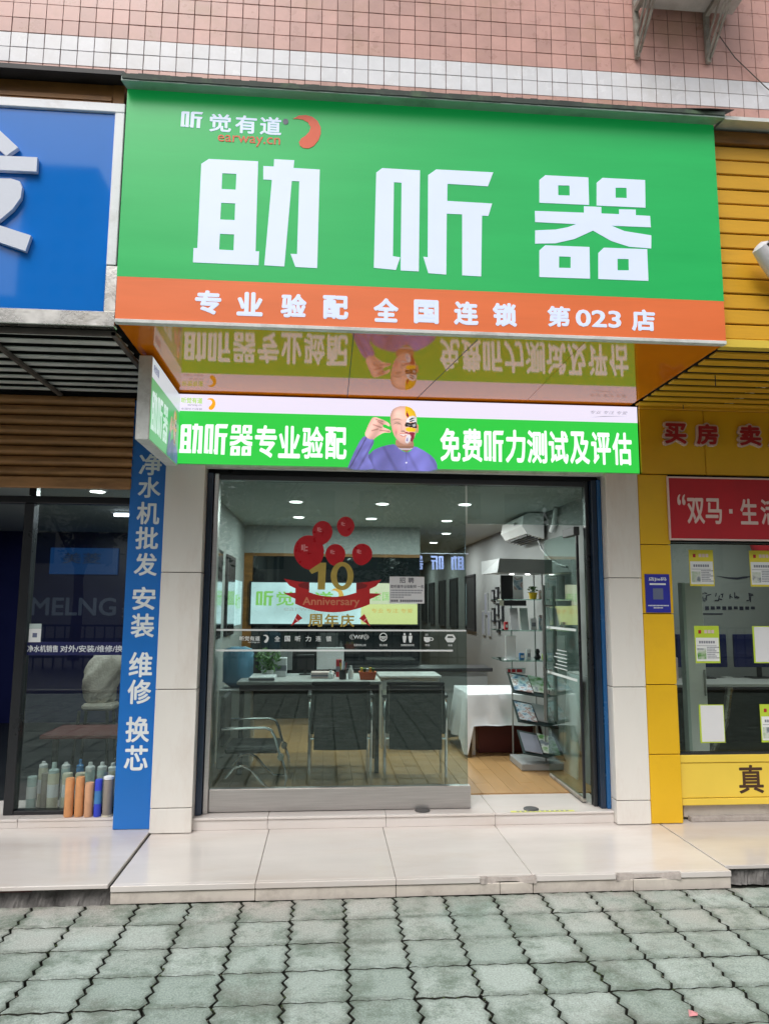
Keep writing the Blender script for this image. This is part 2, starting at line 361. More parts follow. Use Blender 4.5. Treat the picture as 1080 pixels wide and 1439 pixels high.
def text_mb(body, x0, x1, z0, z1, y, th=0, bold=.02, flip=False, shear=0, sx=None):
    """words set in the built-in font, fitted into a rectangle facing the street"""
    c = bpy.data.curves.new('t', 'FONT'); c.body = body; c.offset = 0; c.resolution_u = 3; c.shear = shear
    o = bpy.data.objects.new('t', c); C.objects.link(o)
    me = bpy.data.meshes.new_from_object(o.evaluated_get(bpy.context.evaluated_depsgraph_get()))
    P = [v.co.copy() for v in me.vertices]; F = [tuple(p.vertices) for p in me.polygons]
    E = [tuple(e.vertices) for e in me.edges]
    cnt = {}
    for f in F:
        for i in range(len(f)): cnt[(f[i], f[(i+1) % len(f)])] = 1
    bpy.data.objects.remove(o); bpy.data.curves.remove(c); bpy.data.meshes.remove(me)
    ax, bx = min(p.x for p in P), max(p.x for p in P); az, bz = min(p.y for p in P), max(p.y for p in P)
    def tx(p):
        u = (p.x-ax)/(bx-ax); v = (p.y-az)/max(bz-az, 1e-6)
        if flip: u = 1-u
        return (x0+(x1-x0)*u, y, z0+(z1-z0)*v)
    rad = bold*.62; Q0 = P
    ax -= rad; bx += rad; az -= rad; bz += rad
    mb = MB()
    offs = [(0, 0)]+([(rad*math.cos(R(a)), rad*math.sin(R(a))) for a in ((0, 90, 180, 270) if bold < .015 else (0, 45, 90, 135, 180, 225, 270, 315))] if bold else [])
    for ki, (du, dv) in enumerate(offs):
        shp(mb, [tx(p+Vector((du, dv, 0))) for p in P], ki*.00006, F, cnt, y, th, flip)
    return mb
def shp(mb, Q, dy, F, cnt, y, th, flip):
    Q = [(q[0], q[1]+dy, q[2]) for q in Q]; y = y+dy
    up_ = (lambda f: f[::-1]) if flip else (lambda f: f)
    # font faces point to +Z of the curve: (x, y) -> (X, Z) leaves them facing -Y
    mb.add(Q, [up_(f) for f in F])
    if th:
        mb.add([(q[0], y+th, q[2]) for q in Q], [up_(f)[::-1] for f in F])
        for (a, b) in cnt:
            if (b, a) not in cnt:
                q = [Q[a], Q[b], (Q[b][0], y+th, Q[b][2]), (Q[a][0], y+th, Q[a][2])]
                mb.add(q, [(0, 3, 2, 1)] if not flip else [(0, 1, 2, 3)])
def T(name, parent, m, *a, **k): return obj(name, text_mb(*a, **k), m, parent)
def rot_y(mb):  # faces +X instead of -Y : (x,y,z)->( -y, x, z)
    mb.v = [(-v[1], v[0], v[2]) for v in mb.v]; return mb
def circle(cx, cz, rx, rz, n=20, a0=0, a1=360):
    return [(cx+rx*math.cos(R(a0+(a1-a0)*i/n)), cz+rz*math.sin(R(a0+(a1-a0)*i/n))) for i in range(n)]

# ================================================================== GROUND
g = MB(); g.box(-300, 300, -300, 60, -.40, -.135); struct('ground', g, 'asphalt')
g = MB(); g.box(-14, 14, -3.2, 9, -.13, -.045)
pav = struct('pavement', g, 'soil')
PX, PY = .2655, .2475
def paver_mesh(i):
    r = random.Random(i); hx, hy = PX/2-.0060, PY/2-.0062; n = 6
    top = []
    zig = lambda k: .0100*(1 if k % 2 else -1)
    wav = lambda t: .0048*math.sin(t*2*math.pi*3)
    ys = [-hy+2*hy*k/n for k in range(n+1)]
    for k in range(12): t = k/12; top.append((-hx+2*hx*t+(zig(0) if k == 0 else 0), -hy+wav(t)))
    for k in range(n): top.append((hx+zig(k), ys[k]+(wav(1) if k == 0 else 0)))
    for k in range(12): t = 1-k/12; top.append((-hx+2*hx*t+(zig(n) if k == 0 else 0), hy+wav(t)))
    for k in range(n, 0, -1): top.append((-hx+zig(k), ys[k]))
    top = [(a+r.uniform(-.0018, .0018), b+r.uniform(-.0018, .0018)) for a, b in top]
    m = len(top); c = .965
    mb = MB(); mb.v = [(a*c, b*c, 0) for a, b in top]+[(a, b, -.005) for a, b in top]+[(a, b, -.045) for a, b in top]
    mb.f = [tuple(range(m))]+[(i, i+m, (i+1) % m+m, (i+1) % m) for i in range(m)]+[(i+m, i+2*m, (i+1) % m+2*m, (i+1) % m+m) for i in range(m)]
    return mb
pm = [paver_mesh(i) for i in range(9)]; pmesh = [m.mesh('paver', 'paver') for m in pm]
for me in pmesh:
    me.materials.append(M['soil'])
    for p in me.polygons:
        if abs(p.normal.z) < .1: p.material_index = 1
rest = MB(); cnt = 0
X0 = .12; Yr0 = 4.028
for j in range(-1, 27):
    for i in range(-38, 40):
        x = X0+(i+.5)*PX; y = Yr0-(j+.5)*PY
        if y > 4.12 or abs(x) > 9: continue
        z = rnd.uniform(-.0025, .0015)
        vis = y > 2.35 and abs(x-.1) < y*.62+.15
        if vis and cnt < 290:
            o = link('paver', pmesh[rnd.randrange(9)], pav, (x, y, z)); o.rotation_euler = (rnd.uniform(-.006, .006), rnd.uniform(-.006, .006), rnd.uniform(-.008, .008)); cnt += 1
        else:
            q = pm[rnd.randrange(9)]; m = len(q.v)//3
            rest.add([(a+x, b+y, c+z) for a, b, c in q.v[:2*m]], [f for f in q.f if max(f) < 2*m])
obj('paver', rest, 'paver', pav, kind='stuff')
mat('moss', (.05, .075, .028), .95, var=.5, scale=40); mat('grit', (.20, .185, .155), .95, var=.4, scale=60)
for nm, m, cnt_ in (('moss', 'moss', 900), ('grit', 'grit', 500)):
    mb = MB()
    for i in range(cnt_):
        gx = X0+rnd.randrange(-11, 11)*PX; gy = Yr0-rnd.randrange(0, 8)*PY
        if rnd.random() < .6: x, y = gx+rnd.gauss(0, .006), rnd.uniform(2.3, 4.03)
        else: x, y = rnd.uniform(-2.6, 2.8), gy+rnd.gauss(0, .005)
        r = rnd.uniform(.002, .008 if nm == 'moss' else .0045); z = rnd.uniform(-.012, -.001)
        mb.add([(x-r, y, z), (x, y-r, z), (x+r*rnd.uniform(.6, 1.4), y, z), (x, y+r, z), (x, y, z+r*.7)], [(0, 1, 4), (1, 2, 4), (2, 3, 4), (3, 0, 4)])
    obj(nm, mb, m, pav, kind='stuff')
k_ = MB()
for i in range(-12, 12): k_.box(i+.004, i+.996, -3.36, -3.205, -.13, .0, .008)
struct('kerb', k_, 'kerb')

o = obj('paper_scrap', MB().add([(1.40, 2.83, .004), (1.43, 2.82, .012), (1.445, 2.85, .006), (1.415, 2.865, .010), (1.42, 2.84, .018)], [(0, 1, 4), (1, 2, 4), (2, 3, 4), (3, 0, 4)]), 'balloon_mark'); tag(o, 'tiny pink scrap lying on the paving at the lower right', 'scrap')
# ================================================================== STEPS
def step(name, label, x0, x1, z1, seams, front=True):
    t = thing(name, label, 'step', ((x0+x1)/2, 4.5, 0)); return t
st = thing('stone_step', 'cream stone step with chipped front edge before the green hearing aid shop', 'step', (.6, 4.5, 0))
core = MB(); core.box(-1.09, 2.27, 4.085, 5.6, -.04, .05); obj('core', core, 'mortar', st)
obj('joint', MB().box(-1.098, 2.283, 4.060, 4.084, -.04, .0515), 'soil', st)
sx = [-1.10, -.35, .40, 1.155, 2.285]
for a, b in zip(sx, sx[1:]): obj('slab', MB().box(a+.0015, b-.0015, 4.075, 5.0, .052, .082, .003), 'stone', st)
# front lip tiles with broken-out pieces
def lip(a, b):
    obj('edge_tile', MB().box(a+.001, b-.001, 4.042, 4.072, .0525, .0835, .003), 'stone', st)
for a, b in ((-1.10, -.35), (-.35, .40), (.40, .86), (1.17, 1.62), (1.99, 2.285)): lip(a, b)
def broken(x0, x1, d):
    mb = MB(); n = 14; pts = []
    for i in range(n+1):
        u = i/n; h = .052+.028*(abs(2*u-1)**3)*rnd.uniform(.6, 1); yy = 4.072-.02*abs(2*u-1)**2*rnd.uniform(.5, 1.2)
        pts.append((x0+(x1-x0)*u, yy, h))
    for i in range(n):
        a, b = pts[i], pts[i+1]
        mb.add([(a[0], a[1]-.012, .045), (b[0], b[1]-.012, .045), (b[0], b[1]-.005, b[2]), (a[0], a[1]-.005, a[2]), (b[0], 4.08, .079), (a[0], 4.08, .079)], [(0, 1, 2, 3), (3, 2, 4, 5)])
    obj('broken_mortar', mb, 'mortar', st)
broken(.86, 1.17, 0); broken(1.62, 1.99, 0)
rx = [-1.10, -.35, .40, .97, 1.155, 1.72, 2.285]
for a, b in zip(rx, rx[1:]): obj('riser_tile', MB().box(a+.0015, b-.0015, 4.052, 4.076, -.014+rnd.uniform(0, .004), .0475, .003), 'stone_edge', st)
# threshold of the centre shop
th = thing('threshold_step', 'low stone threshold with two round floor caps under the glass shopfront', 'step', (.58, 5, .08))
tx_ = [-.845, -.36, .42, 1.16, 1.985]
for a, b in zip(tx_, tx_[1:]):
    obj('riser_tile', MB().box(a+.001, b-.001, 4.955, 4.975, .0825, .144, .002), 'stone', th)
    obj('slab', MB().box(a+.001, b-.001, 4.945, 5.42, .146, .162, .003), 'stone', th)
obj('core', MB().box(-.84, 1.98, 4.98, 5.4, .083, .145), 'mortar', th)
for x, y in ((.675, 5.03), (1.425, 5.02)): obj('floor_cap', MB().lathe(x, y, [(.052, .162), (.052, .168), (.044, .172)], 20), 'ac_dark', th)
ys_ = thing('floor_sticker', 'yellow printed strip stuck on the threshold before the open glass door', 'sticker', (1.48, 4.98, .162))
obj('strip', MB().box(1.27, 1.71, 4.952, 4.985, .1625, .1642), 'yellow_tape', ys_)
mb = MB()
for i in range(11): mb.box(1.31+i*.034, 1.33+i*.034, 4.960, 4.977, .1644, .1652)
obj('lettering', mb, 'print_grey', ys_)
# neighbours' steps
for side, (a, b, lab) in enumerate(((-4.2, -1.105, 'stone step with dark broken riser before the left water filter shop'), (2.29, 5.2, 'stone step with crumbling concrete riser before the yellow shop'))):
    t = thing('stone_step', lab, 'step', ((a+b)/2, 4.5, 0))
    if side == 0:
        obj('slab', MB().box(-4.2, -2.6, 4.04, 5.05, .072, .094, .003), 'stone', t); obj('slab', MB().box(-2.597, -1.111, 4.04, 5.05, .072, .094, .003), 'stone', t)
        obj('slab_edge', MB().box(-4.2, -1.75, 4.055, 4.3, .060, .0715), 'stone_edge', t); obj('slab_edge', MB().box(-1.745, -1.5, 4.06, 4.3, .060, .0715), 'dark_red', t)
        y1 = 4.10
    else:
        for p, q in ((2.294, 3.2), (3.203, 4.2), (4.203, 5.2)): obj('slab', MB().box(p, q, 4.13, 5.05, .060, .082, .003), 'stone', t)
        y1 = 4.16
    mb = MB(); n = 240; pr = []
    for i in range(n+1):
        x = a+.004+(b-a-.008)*i/n; f_ = .010*math.sin(x*17)+.008*math.sin(x*41+1); pr.append([(x, y1-.012+f_+rnd.uniform(-.006, .006), -.03), (x, y1+f_+rnd.uniform(-.006, .006), .015), (x, y1+f_*.5+rnd.uniform(-.004, .004), .042), (x, y1+rnd.uniform(-.002, .006), .0595)])
    for i in range(n):
        for k in range(3): mb.quad(pr[i][k], pr[i+1][k], pr[i+1][k+1], pr[i][k+1])
    mb.box(a+.004, b-.004, y1+.03, 5.0, -.03, .059); obj('riser', mb, 'rough_concrete', t)
t = thing('threshold_step', 'low stone sill under the left shopfront beside the blue vertical board', 'step', (-2.5, 5.1, .09))
for a, b in ((-4.2, -2.9), (-2.897, -1.98), (-1.977, -1.362)):
    obj('slab', MB().box(a, b, 5.03, 5.5, .135, .152, .003), 'stone', t); obj('riser_tile', MB().box(a, b, 5.035, 5.05, .0955, .134), 'stone', t)
obj('core', MB().box(-4.2, -1.362, 5.055, 5.4, .0955, .134), 'mortar', t)
t = thing('threshold_step', 'stone sill under the yellow real estate shop window', 'step', (3.6, 5.1, .08))
obj('slab', MB().box(2.495, 5.2, 4.985, 5.3, .10, .185, .004), 'stone_edge', t); obj('riser_tile', MB().box(2.52, 5.2, 4.93, 4.98, .083, .118, .004), 'mortar', t)

# ================================================================== BUILDING
bd = thing('building', 'pink and white tiled building above a row of street shops', 'building', (.5, 6, 0))
wall = obj('upper_wall', MB().box(-8, 9, 5.062, 5.3, 4.4, 9.5), 'grout', bd)
TP = .1222; RP = .1235
tm = {k: MB().box(-TP/2+.0026, TP/2-.0026, -.004, .004, -RP/2+.0026, RP/2-.0026, .0015).mesh('tile', k) for k in ('pink_tile', 'white_tile')}
tl = {'pink_tile': MB(), 'white_tile': MB()}
z0 = 5.568-RP; cands = []
for i in range(-40, 52):
    for j in range(-8, 26):
        x = 2.154+(i-18)*TP; z = z0+(j+.5)*RP; k = 'white_tile' if j in (1, 2) else 'pink_tile'
        vis = -2.7 < x < 3.65 and 0 <= j <= 8
        d = abs(x-.3)+max(0, j-2)*.55
        cands.append((0 if vis else 1, d, x, z, k))
cands.sort()
for n, (v, d, x, z, k) in enumerate(cands):
    if n < 298 and not v: link('tile', tm[k], wall, (x+rnd.uniform(-.0008, .0008), 5.06+rnd.uniform(-.0012, .0012), z))
    else: tl[k].add([(a[0]+x, a[1]+5.06, a[2]+z) for a in MB().box(-TP/2+.0026, TP/2-.0026, -.004, .004, -RP/2+.0026, RP/2-.0026).v], [(0, 1, 5, 4), (1, 2, 6, 5), (3, 0, 4, 7), (0, 3, 2, 1), (4, 5, 6, 7)])
for k in tl: obj('tile', tl[k], k, wall, kind='stuff')
# lower masonry behind the signs, party walls
obj('wall', MB().box(-8, -2.6, 5.3, 5.5, 0, 4.4), 'void_dark', bd)
obj('beam', MB().box(-8, 9, 5.02, 5.4, 3.06, 4.42), 'void_dark', bd)
obj('beam', MB().box(-1.10, 2.22, 5.0, 5.4, 2.505, 3.05), 'void_dark', bd)
obj('beam', MB().box(-8, -1.37, 5.22, 5.4, 2.421, 3.05), 'void_dark', bd)
obj('beam', MB().box(2.25, 9, 5.04, 5.4, 2.04, 3.05), 'void_dark', bd)
def pillar(x0, x1, y0, zs, top, m, yb, label):
    p = obj('pillar', MB().box(x0+.012, x1-.012, y0+.012, yb-.02, .084, top), 'void_dark', bd, label=label)
    e = [.084]+zs+[top]
    for a, b in zip(e, e[1:]): obj('panel', MB().box(x0, x1, y0, yb, a+.0025, b-.0025, .003), m, p)
pillar(-1.108, -.843, 4.9, [.24, .99, 1.76], 2.503, 'clad_white', 5.12, 'white clad pillar beside the blue vertical board')
pillar(1.985, 2.2225, 4.9, [.24, .995, 1.75], 2.503, 'clad_white', 5.12, 'white clad pillar beside the yellow pillar')
pillar(2.2265, 2.45, 4.905, [.54, 1.01, 1.50, 1.99], 2.50, 'yellow_panel', 5.02, 'yellow clad pillar')
# fascia above the right shop
fs = obj('fascia', MB().box(2.27, 5.2, 4.935, 5.0, 2.49, 3.02), 'void_dark', bd)
for a, b in ((2.262, 2.745), (2.75, 3.9), (3.905, 5.2)): obj('panel', MB().box(a, b, 4.91, 4.934, 2.505, 2.985, .003), 'yellow_fascia', fs)
obj('panel', MB().box(2.262, 5.2, 4.902, 4.934, 2.9865, 3.012, .003), 'yellow_slat', fs)
# yellow base under the right window
bs = obj('window_base', MB().box(2.455, 5.2, 4.96, 5.1, .19, .52), 'void_dark', bd)
obj('panel', MB().box(2.462, 5.2, 4.94, 4.958, .475, .525, .003), 'yellow_light', bs)
obj('panel', MB().box(2.462, 5.2, 4.948, 4.962, .238, .472, .003), 'yellow_light', bs)
obj('panel', MB().box(2.462, 5.2, 4.935, 4.958, .192, .235, .003), 'yellow_light', bs)
T('lettering', bs, 'brown_print', '真', 2.885, 3.065, .262, .455, 4.9465, bold=.03)
T('lettering', bs, 'brown_print', '实', 3.145, 3.325, .262, .455, 4.9465, bold=.03)

# interior shell of the centre shop
sh = obj('ceiling', MB().box(-.95, 2.18, 5.16, 16.2, 2.462, 2.55), 'int_ceiling', bd, label='pale ceiling of the hearing aid shop')
fl = obj('floor', MB().box(-.97, 2.2, 5.42, 16.2, .06, .155), 'void_dark', bd)
pw = .118
for i in range(27):
    y = 5.425 if i % 2 else 5.425
    x = -.95+i*pw
    ys = [5.425]+[5.425+.45*(i % 3)+.9*k+.3 for k in range(5)]
    for a, b in zip(ys, ys[1:]):
        if x+pw < 2.14: obj('plank', MB().box(x+.0008, x+pw-.0008, a+.001, b-.001, .156, .170, .0012), 'wood_floor', fl)
obj('floor_board', MB().box(-.95, 2.13, 10.1, 16.2, .156, .169), 'wood_floor', fl)
obj('side_wall', MB().box(2.14, 2.2, 5.2, 16.2, .08, 2.5), 'grey_paint', bd)
obj('side_wall', MB().box(-1.06, -.95, 5.13, 16.2, .08, 2.5), 'int_wall', bd)
obj('back_wall', MB().box(-.95, 2.14, 16.1, 16.2, .08, 2.5), 'int_wall', bd)
pt = obj('partition', MB().box(-.95, 1.09, 8.32, 8.4, 2.14, 2.462), 'int_wall', bd)
obj('dark_panel', MB().box(-.85, 1.09, 8.34, 8.4, .6, 2.139), 'dark_glass', pt)
obj('wood_trim', MB().box(-.95, -.851, 8.33, 8.4, .17, 2.139), 'brown_beam', pt)
obj('wood_trim', MB().box(-.85, 1.09, 8.325, 8.339, 2.105, 2.139), 'brown_beam', pt)
# shopfront of the centre shop
sf = obj('shopfront', MB().box(-.843, 1.985, 5.06, 5.14, 2.468, 2.502), 'frame_black', bd, label='steel and glass shopfront')
obj('jamb', MB().box(-.842, -.80, 5.0, 5.16, .163, 2.467, .004), 'frame_navy', sf)
obj('jamb', MB().box(-.798, -.765, 5.03, 5.13, .163, 2.467, .004), 'steel_brushed', sf)
obj('jamb', MB().box(1.955, 1.984, 4.99, 5.16, .163, 2.467, .004), 'jamb_blue', sf)
obj('jamb', MB().box(1.915, 1.953, 5.0, 5.13, .163, 2.467, .004), 'frame_navy', sf)
obj('jamb', MB().box(1.885, 1.912, 5.05, 5.11, .163, 2.467, .004), 'frame_black', sf)
obj('header', MB().box(-.764, 1.884, 5.05, 5.13, 2.425, 2.467, .004), 'frame_black', sf)
gl = obj('window_pane', MB().box(-.764, 1.0, 5.08, 5.09, .315, 2.424), 'window_glass', sf)
obj('bottom_rail', MB().box(-.764, 1.015, 5.055, 5.115, .168, .314, .004), 'steel_brushed', gl)
obj('window_pane', MB().box(1.015, 1.884, 5.08, 5.09, 2.14, 2.424), 'window_glass', sf)
# open door leaf (turned inwards on its right edge)
dr = obj('door', MB().box(1.842, 1.852, 5.15, 5.93, .20, 2.10), 'door_glass', sf, label='glass door standing open inwards')
obj('patch_fitting', MB().box(1.825, 1.869, 5.14, 5.40, 2.075, 2.138, .004), 'ac_dark', dr)
obj('seal', MB().box(1.838, 1.856, 5.132, 5.148, .2, 2.07), 'frame_black', dr)
obj('patch_fitting', MB().box(1.832, 1.862, 5.14, 5.90, .172, .198, .004), 'rust_metal', dr)
for s in (-.045, .045):
    obj('pull_handle', MB().tube([(1.847+s, 5.85, .62), (1.847+s, 5.85, 1.72)], .016, 10).tube([(1.847, 5.85, .85), (1.847+s, 5.85, .85)], .008, 8).tube([(1.847, 5.85, 1.55), (1.847+s, 5.85, 1.55)], .008, 8), 'handle_steel', dr, smooth=True)
obj('lock', MB().box(1.82, 1.875, 5.77, 5.92, .835, .875, .003), 'steel', dr)
mb = MB()
for z in (1.365, 1.0): mb.box(1.8385, 1.8415, 5.2, 5.9, z, z+.018)
for k in range(6): mb.box(1.8385, 1.8415, 5.42, 5.42+.30-.04*(k % 3), 1.06+k*.028, 1.066+k*.028)
obj('decal', mb, 'decal_white', dr)
# shell of the left shop
obj('side_wall', MB().box(-1.11, -1.065, 5.13, 11, .08, 2.5), 'int_wall', bd)
obj('ceiling', MB().box(-7, -1.11, 5.2, 11, 2.42, 2.5), 'int_ceiling', bd, label='ceiling of the left shop')
obj('floor', MB().box(-7, -1.11, 5.42, 11, .05, .14), 'int_dark', bd, label='floor of the left shop')
nb = obj('back_wall', MB().box(-7, -1.11, 9.0, 9.1, .14, 2.42), 'navy_wall', bd, label='navy wall with grey lettering')
T('lettering', nb, 'ghost_letter', 'MELNG', -3.55, -2.55, 1.40, 1.62, 8.993, bold=.03)
T('lettering', nb, 'ghost_letter', '美菱净水', -2.48, -1.6, 1.38, 1.60, 8.993, bold=.01)
T('lettering', nb, 'ghost_letter', 'MELNG', -2.62, -2.0, .60, .70, 8.993, bold=.02)
lf = obj('shopfront', MB().box(-7, -1.362, 5.12, 5.20, 2.245, 2.295, .004), 'frame_black', bd, label='black framed shopfront of the left shop')
for x in (-2.11, -4.2): obj('mullion', MB().box(x, x+.065, 5.115, 5.205, .153, 2.243, .004), 'frame_black', lf)
for x in (-2.09, -4.2): obj('mullion', MB().box(x, x+.05, 5.125, 5.195, 2.297, 2.415, .003), 'frame_black', lf)
obj('mullion', MB().box(-1.39, -1.364, 5.115, 5.205, .153, 2.243, .004), 'frame_black', lf)
obj('bottom_rail', MB().box(-2.044, -1.391, 5.12, 5.20, .153, .178, .003), 'frame_black', lf)
obj('window_pane', MB().box(-2.044, -1.391, 5.155, 5.163, .179, 2.243), 'left_glass', lf)
obj('window_pane', MB().box(-2.039, -1.364, 5.155, 5.163, 2.297, 2.415), 'left_glass', lf)
# shell of the right shop
obj('side_wall', MB().box(2.2, 2.26, 5.125, 10, .08, 2.5), 'int_wall', bd)
obj('ceiling', MB().box(2.26, 7, 5.1, 10, 2.42, 2.5), 'int_ceiling', bd, label='ceiling of the yellow shop')
obj('floor', MB().box(2.26, 7, 5.1, 10, .05, .14), 'int_dark', bd, label='floor of the yellow shop')
obj('back_wall', MB().box(2.26, 7, 6.9, 7.0, .14, 2.42), 'int_wall', bd)
rw = obj('shop_window', MB().box(2.452, 5.2, 5.02, 5.06, 2.02, 2.06), 'frame_black', bd, label='plate glass window of the yellow shop')
obj('window_pane', MB().box(2.452, 5.2, 5.025, 5.033, .526, 2.019), 'right_glass', rw)
obj('frame', MB().box(2.452, 2.475, 5.034, 5.06, .526, 2.019, .003), 'ac_dark', rw)
obj('wall', MB().box(5.2, 9, 4.9, 5.3, 0, 3.05), 'yellow_panel', bd)

# ================================================================== MAIN SIGN
ms = thing('shop_sign', 'large green sign with three big white characters over the middle shop', 'sign', (.54, 4.3, 3.03))
obj('box', MB().box(-1.128, 2.214, 3.70, 5.015, 3.045, 4.355), 'void_dark', ms)
obj('green_panel', MB().box(-1.133, 2.219, 3.682, 3.699, 3.2705, 4.357), 'sign_green', ms)
obj('orange_panel', MB().box(-1.130, 2.217, 3.680, 3.699, 3.036, 3.269), 'sign_orange', ms)
obj('frame', MB().box(-1.130, 2.217, 3.672, 3.71, 3.012, 3.0335, .003), 'louvre_grey', ms)
ZHU = [([(-0.679,3.966),(-0.412,3.968),(-0.411,3.443),(-0.392,3.444),(-0.393,3.365),(-0.74,3.365),(-0.74,3.446),(-0.72,3.447),(-0.718,3.935)],[[(-0.604,3.887),(-0.527,3.887),(-0.528,3.794),(-0.604,3.794)],[(-0.604,3.714),(-0.528,3.714),(-0.528,3.617),(-0.605,3.617)],[(-0.604,3.535),(-0.528,3.535),(-0.528,3.443),(-0.605,3.444)]]),([(-0.325,3.986),(-0.215,3.986),(-0.218,3.94),(-0.074,3.939),(-0.078,3.363),(-0.195,3.364),(-0.223,3.438),(-0.188,3.438),(-0.185,3.863),(-0.226,3.863),(-0.255,3.364),(-0.362,3.366),(-0.334,3.863),(-0.381,3.863),(-0.383,3.942),(-0.326,3.942)],[])]
TING = [([(0.272,3.968),(0.484,3.967),(0.477,3.369),(0.377,3.37),(0.381,3.887),(0.338,3.888),(0.334,3.451),(0.374,3.446),(0.351,3.372),(0.23,3.379),(0.239,3.939)],[]),([(0.576,3.978),(0.901,3.979),(0.869,3.893),(0.639,3.895),(0.637,3.792),(0.892,3.79),(0.869,3.715),(0.833,3.715),(0.824,3.356),(0.718,3.357),(0.721,3.717),(0.634,3.716),(0.629,3.358),(0.53,3.361),(0.502,3.456),(0.527,3.453),(0.53,3.941)],[])]
QI = [([(1.201,3.979),(1.452,3.98),(1.451,3.812),(1.163,3.81),(1.166,3.948)],[[(1.274,3.922),(1.341,3.924),(1.34,3.863),(1.273,3.861)]]),([(1.535,3.982),(1.787,3.983),(1.782,3.813),(1.495,3.811),(1.5,3.950)],[[(1.61,3.926),(1.675,3.929),(1.674,3.866),(1.608,3.864)]]),([(1.190,3.556),(1.445,3.558),(1.442,3.37),(1.153,3.367),(1.156,3.523)],[[(1.268,3.494),(1.335,3.495),(1.333,3.428),(1.266,3.426)]]),([(1.528,3.558),(1.781,3.561),(1.78,3.372),(1.49,3.37),(1.495,3.525)],[[(1.605,3.495),(1.67,3.497),(1.669,3.429),(1.603,3.427)]]),([(1.136,3.759),(1.42,3.763),(1.421,3.802),(1.522,3.803),(1.521,3.764),(1.625,3.765),(1.626,3.795),(1.724,3.798),(1.723,3.764),(1.807,3.764),(1.808,3.695),(1.577,3.693),(1.652,3.664),(1.809,3.646),(1.805,3.567),(1.676,3.571),(1.57,3.602),(1.469,3.658),(1.36,3.602),(1.25,3.571),(1.133,3.563),(1.135,3.642),(1.252,3.653),(1.321,3.67),(1.374,3.692),(1.136,3.692)],[])]
for nm, ch in (('character', ZHU), ('character', TING), ('character', QI)):
    mb = MB()
    for o, hl in ch: mb.plate(o, 3.6795, .0022, hl)
    obj(nm, mb, 'sign_white', ms)
def glyph(G, x0, x1, z0, z1, y, th, mb=None, ib=None):
    mb = mb or MB(); ps = [p for o, h in G for p in o]
    ax, bx = min(p[0] for p in ps), max(p[0] for p in ps); az, bz = min(p[1] for p in ps), max(p[1] for p in ps)
    f = lambda p: (x0+(x1-x0)*(p[0]-ax)/(bx-ax), z0+(z1-z0)*(p[1]-az)/(bz-az))
    for o, h in G: mb.plate([f(p) for p in o], y, th, [[f(p) for p in q] for q in h])
    return mb
# logo line
mb = glyph(TING, -.838, -.72, 4.146, 4.242, 3.6797, .002); obj('character', mb, 'sign_white', ms)
for c_, a in (('觉', -.683), ('有', -.543), ('道', -.408)): T('character', ms, 'sign_white', c_, a, a+.118, 4.130, 4.238, 3.6797, .002, bold=.035)
T('lettering', ms, 'logo_orange', 'earway.cn', -.635, -.295, 4.055, 4.115, 3.6797, .002, bold=.008)
def ear(x0, x1, z0, z1, y, th, mb=None):
    """kidney-shaped ear emblem with a thin curved tail"""
    P = [(.18,.86),(.34,.97),(.55,1.0),(.74,.96),(.90,.84),(.99,.66),(1.0,.46),(.93,.25),(.80,.08),(.66,.0),(.50,.0),(.40,.07),(.37,.17),(.43,.28),(.56,.38),(.66,.50),(.70,.64),(.62,.78),(.46,.86),(.30,.87)]
    return (mb or MB()).plate([(x0+(x1-x0)*a, z0+(z1-z0)*b) for a, b in P], y, th)
obj('ear_emblem', ear(-.262, -.072, 4.062, 4.262, 3.6795, .002), 'logo_orange', ms)
obj('emblem_dot', MB().plate(circle(-.268, 4.215, .016, .018, 10), 3.6795, .002), 'print_grey', ms)
# white words on the orange band
for c_, a, b in (('专', -.72, -.585), ('业', -.535, -.405), ('验', -.35, -.215), ('配', -.165, -.035+.0)):
    pass
def row(parent, m, chars, xs, z0, z1, y, th, w, bold=.035, name='character'):
    for c_, x in zip(chars, xs): T(name, parent, m, c_, x-w/2, x+w/2, z0, z1, y, th, bold=bold)
row(ms, 'sign_white', '专业验配', (-.652, -.432, -.200, .025), 3.076, 3.210, 3.6775, .002, .138, .07)
row(ms, 'sign_white', '全国连锁', (.298, .518, .738, .953), 3.070, 3.206, 3.6775, .002, .136, .07)
T('character', ms, 'sign_white', '第', 1.192, 1.322, 3.080, 3.200, 3.6775, .002, bold=.06)
T('lettering', ms, 'sign_white', '023', 1.352, 1.612, 3.086, 3.186, 3.6775, .002, bold=.04)
T('character', ms, 'sign_white', '店', 1.672, 1.808, 3.074, 3.200, 3.6775, .002, bold=.06)
# soffit sheets under the sign (polished orange, three sheets with open joints)
for a, b in ((-1.125, .125), (.128, 1.42), (1.423, 2.212)):
    obj('soffit_sheet', MB().box(a, b, 3.713, 4.995, 3.022, 3.034), 'soffit_orange', ms)
obj('joint', MB().box(.1245, .1285, 3.73, 4.98, 3.0205, 3.0217), 'print_dark', ms)
obj('joint', MB().add([(.62, 4.93, 3.0212), (.625, 4.93, 3.0212), (.82, 3.76, 3.0212), (.815, 3.76, 3.0212)], [(0, 1, 2, 3)]), 'print_dark', ms)
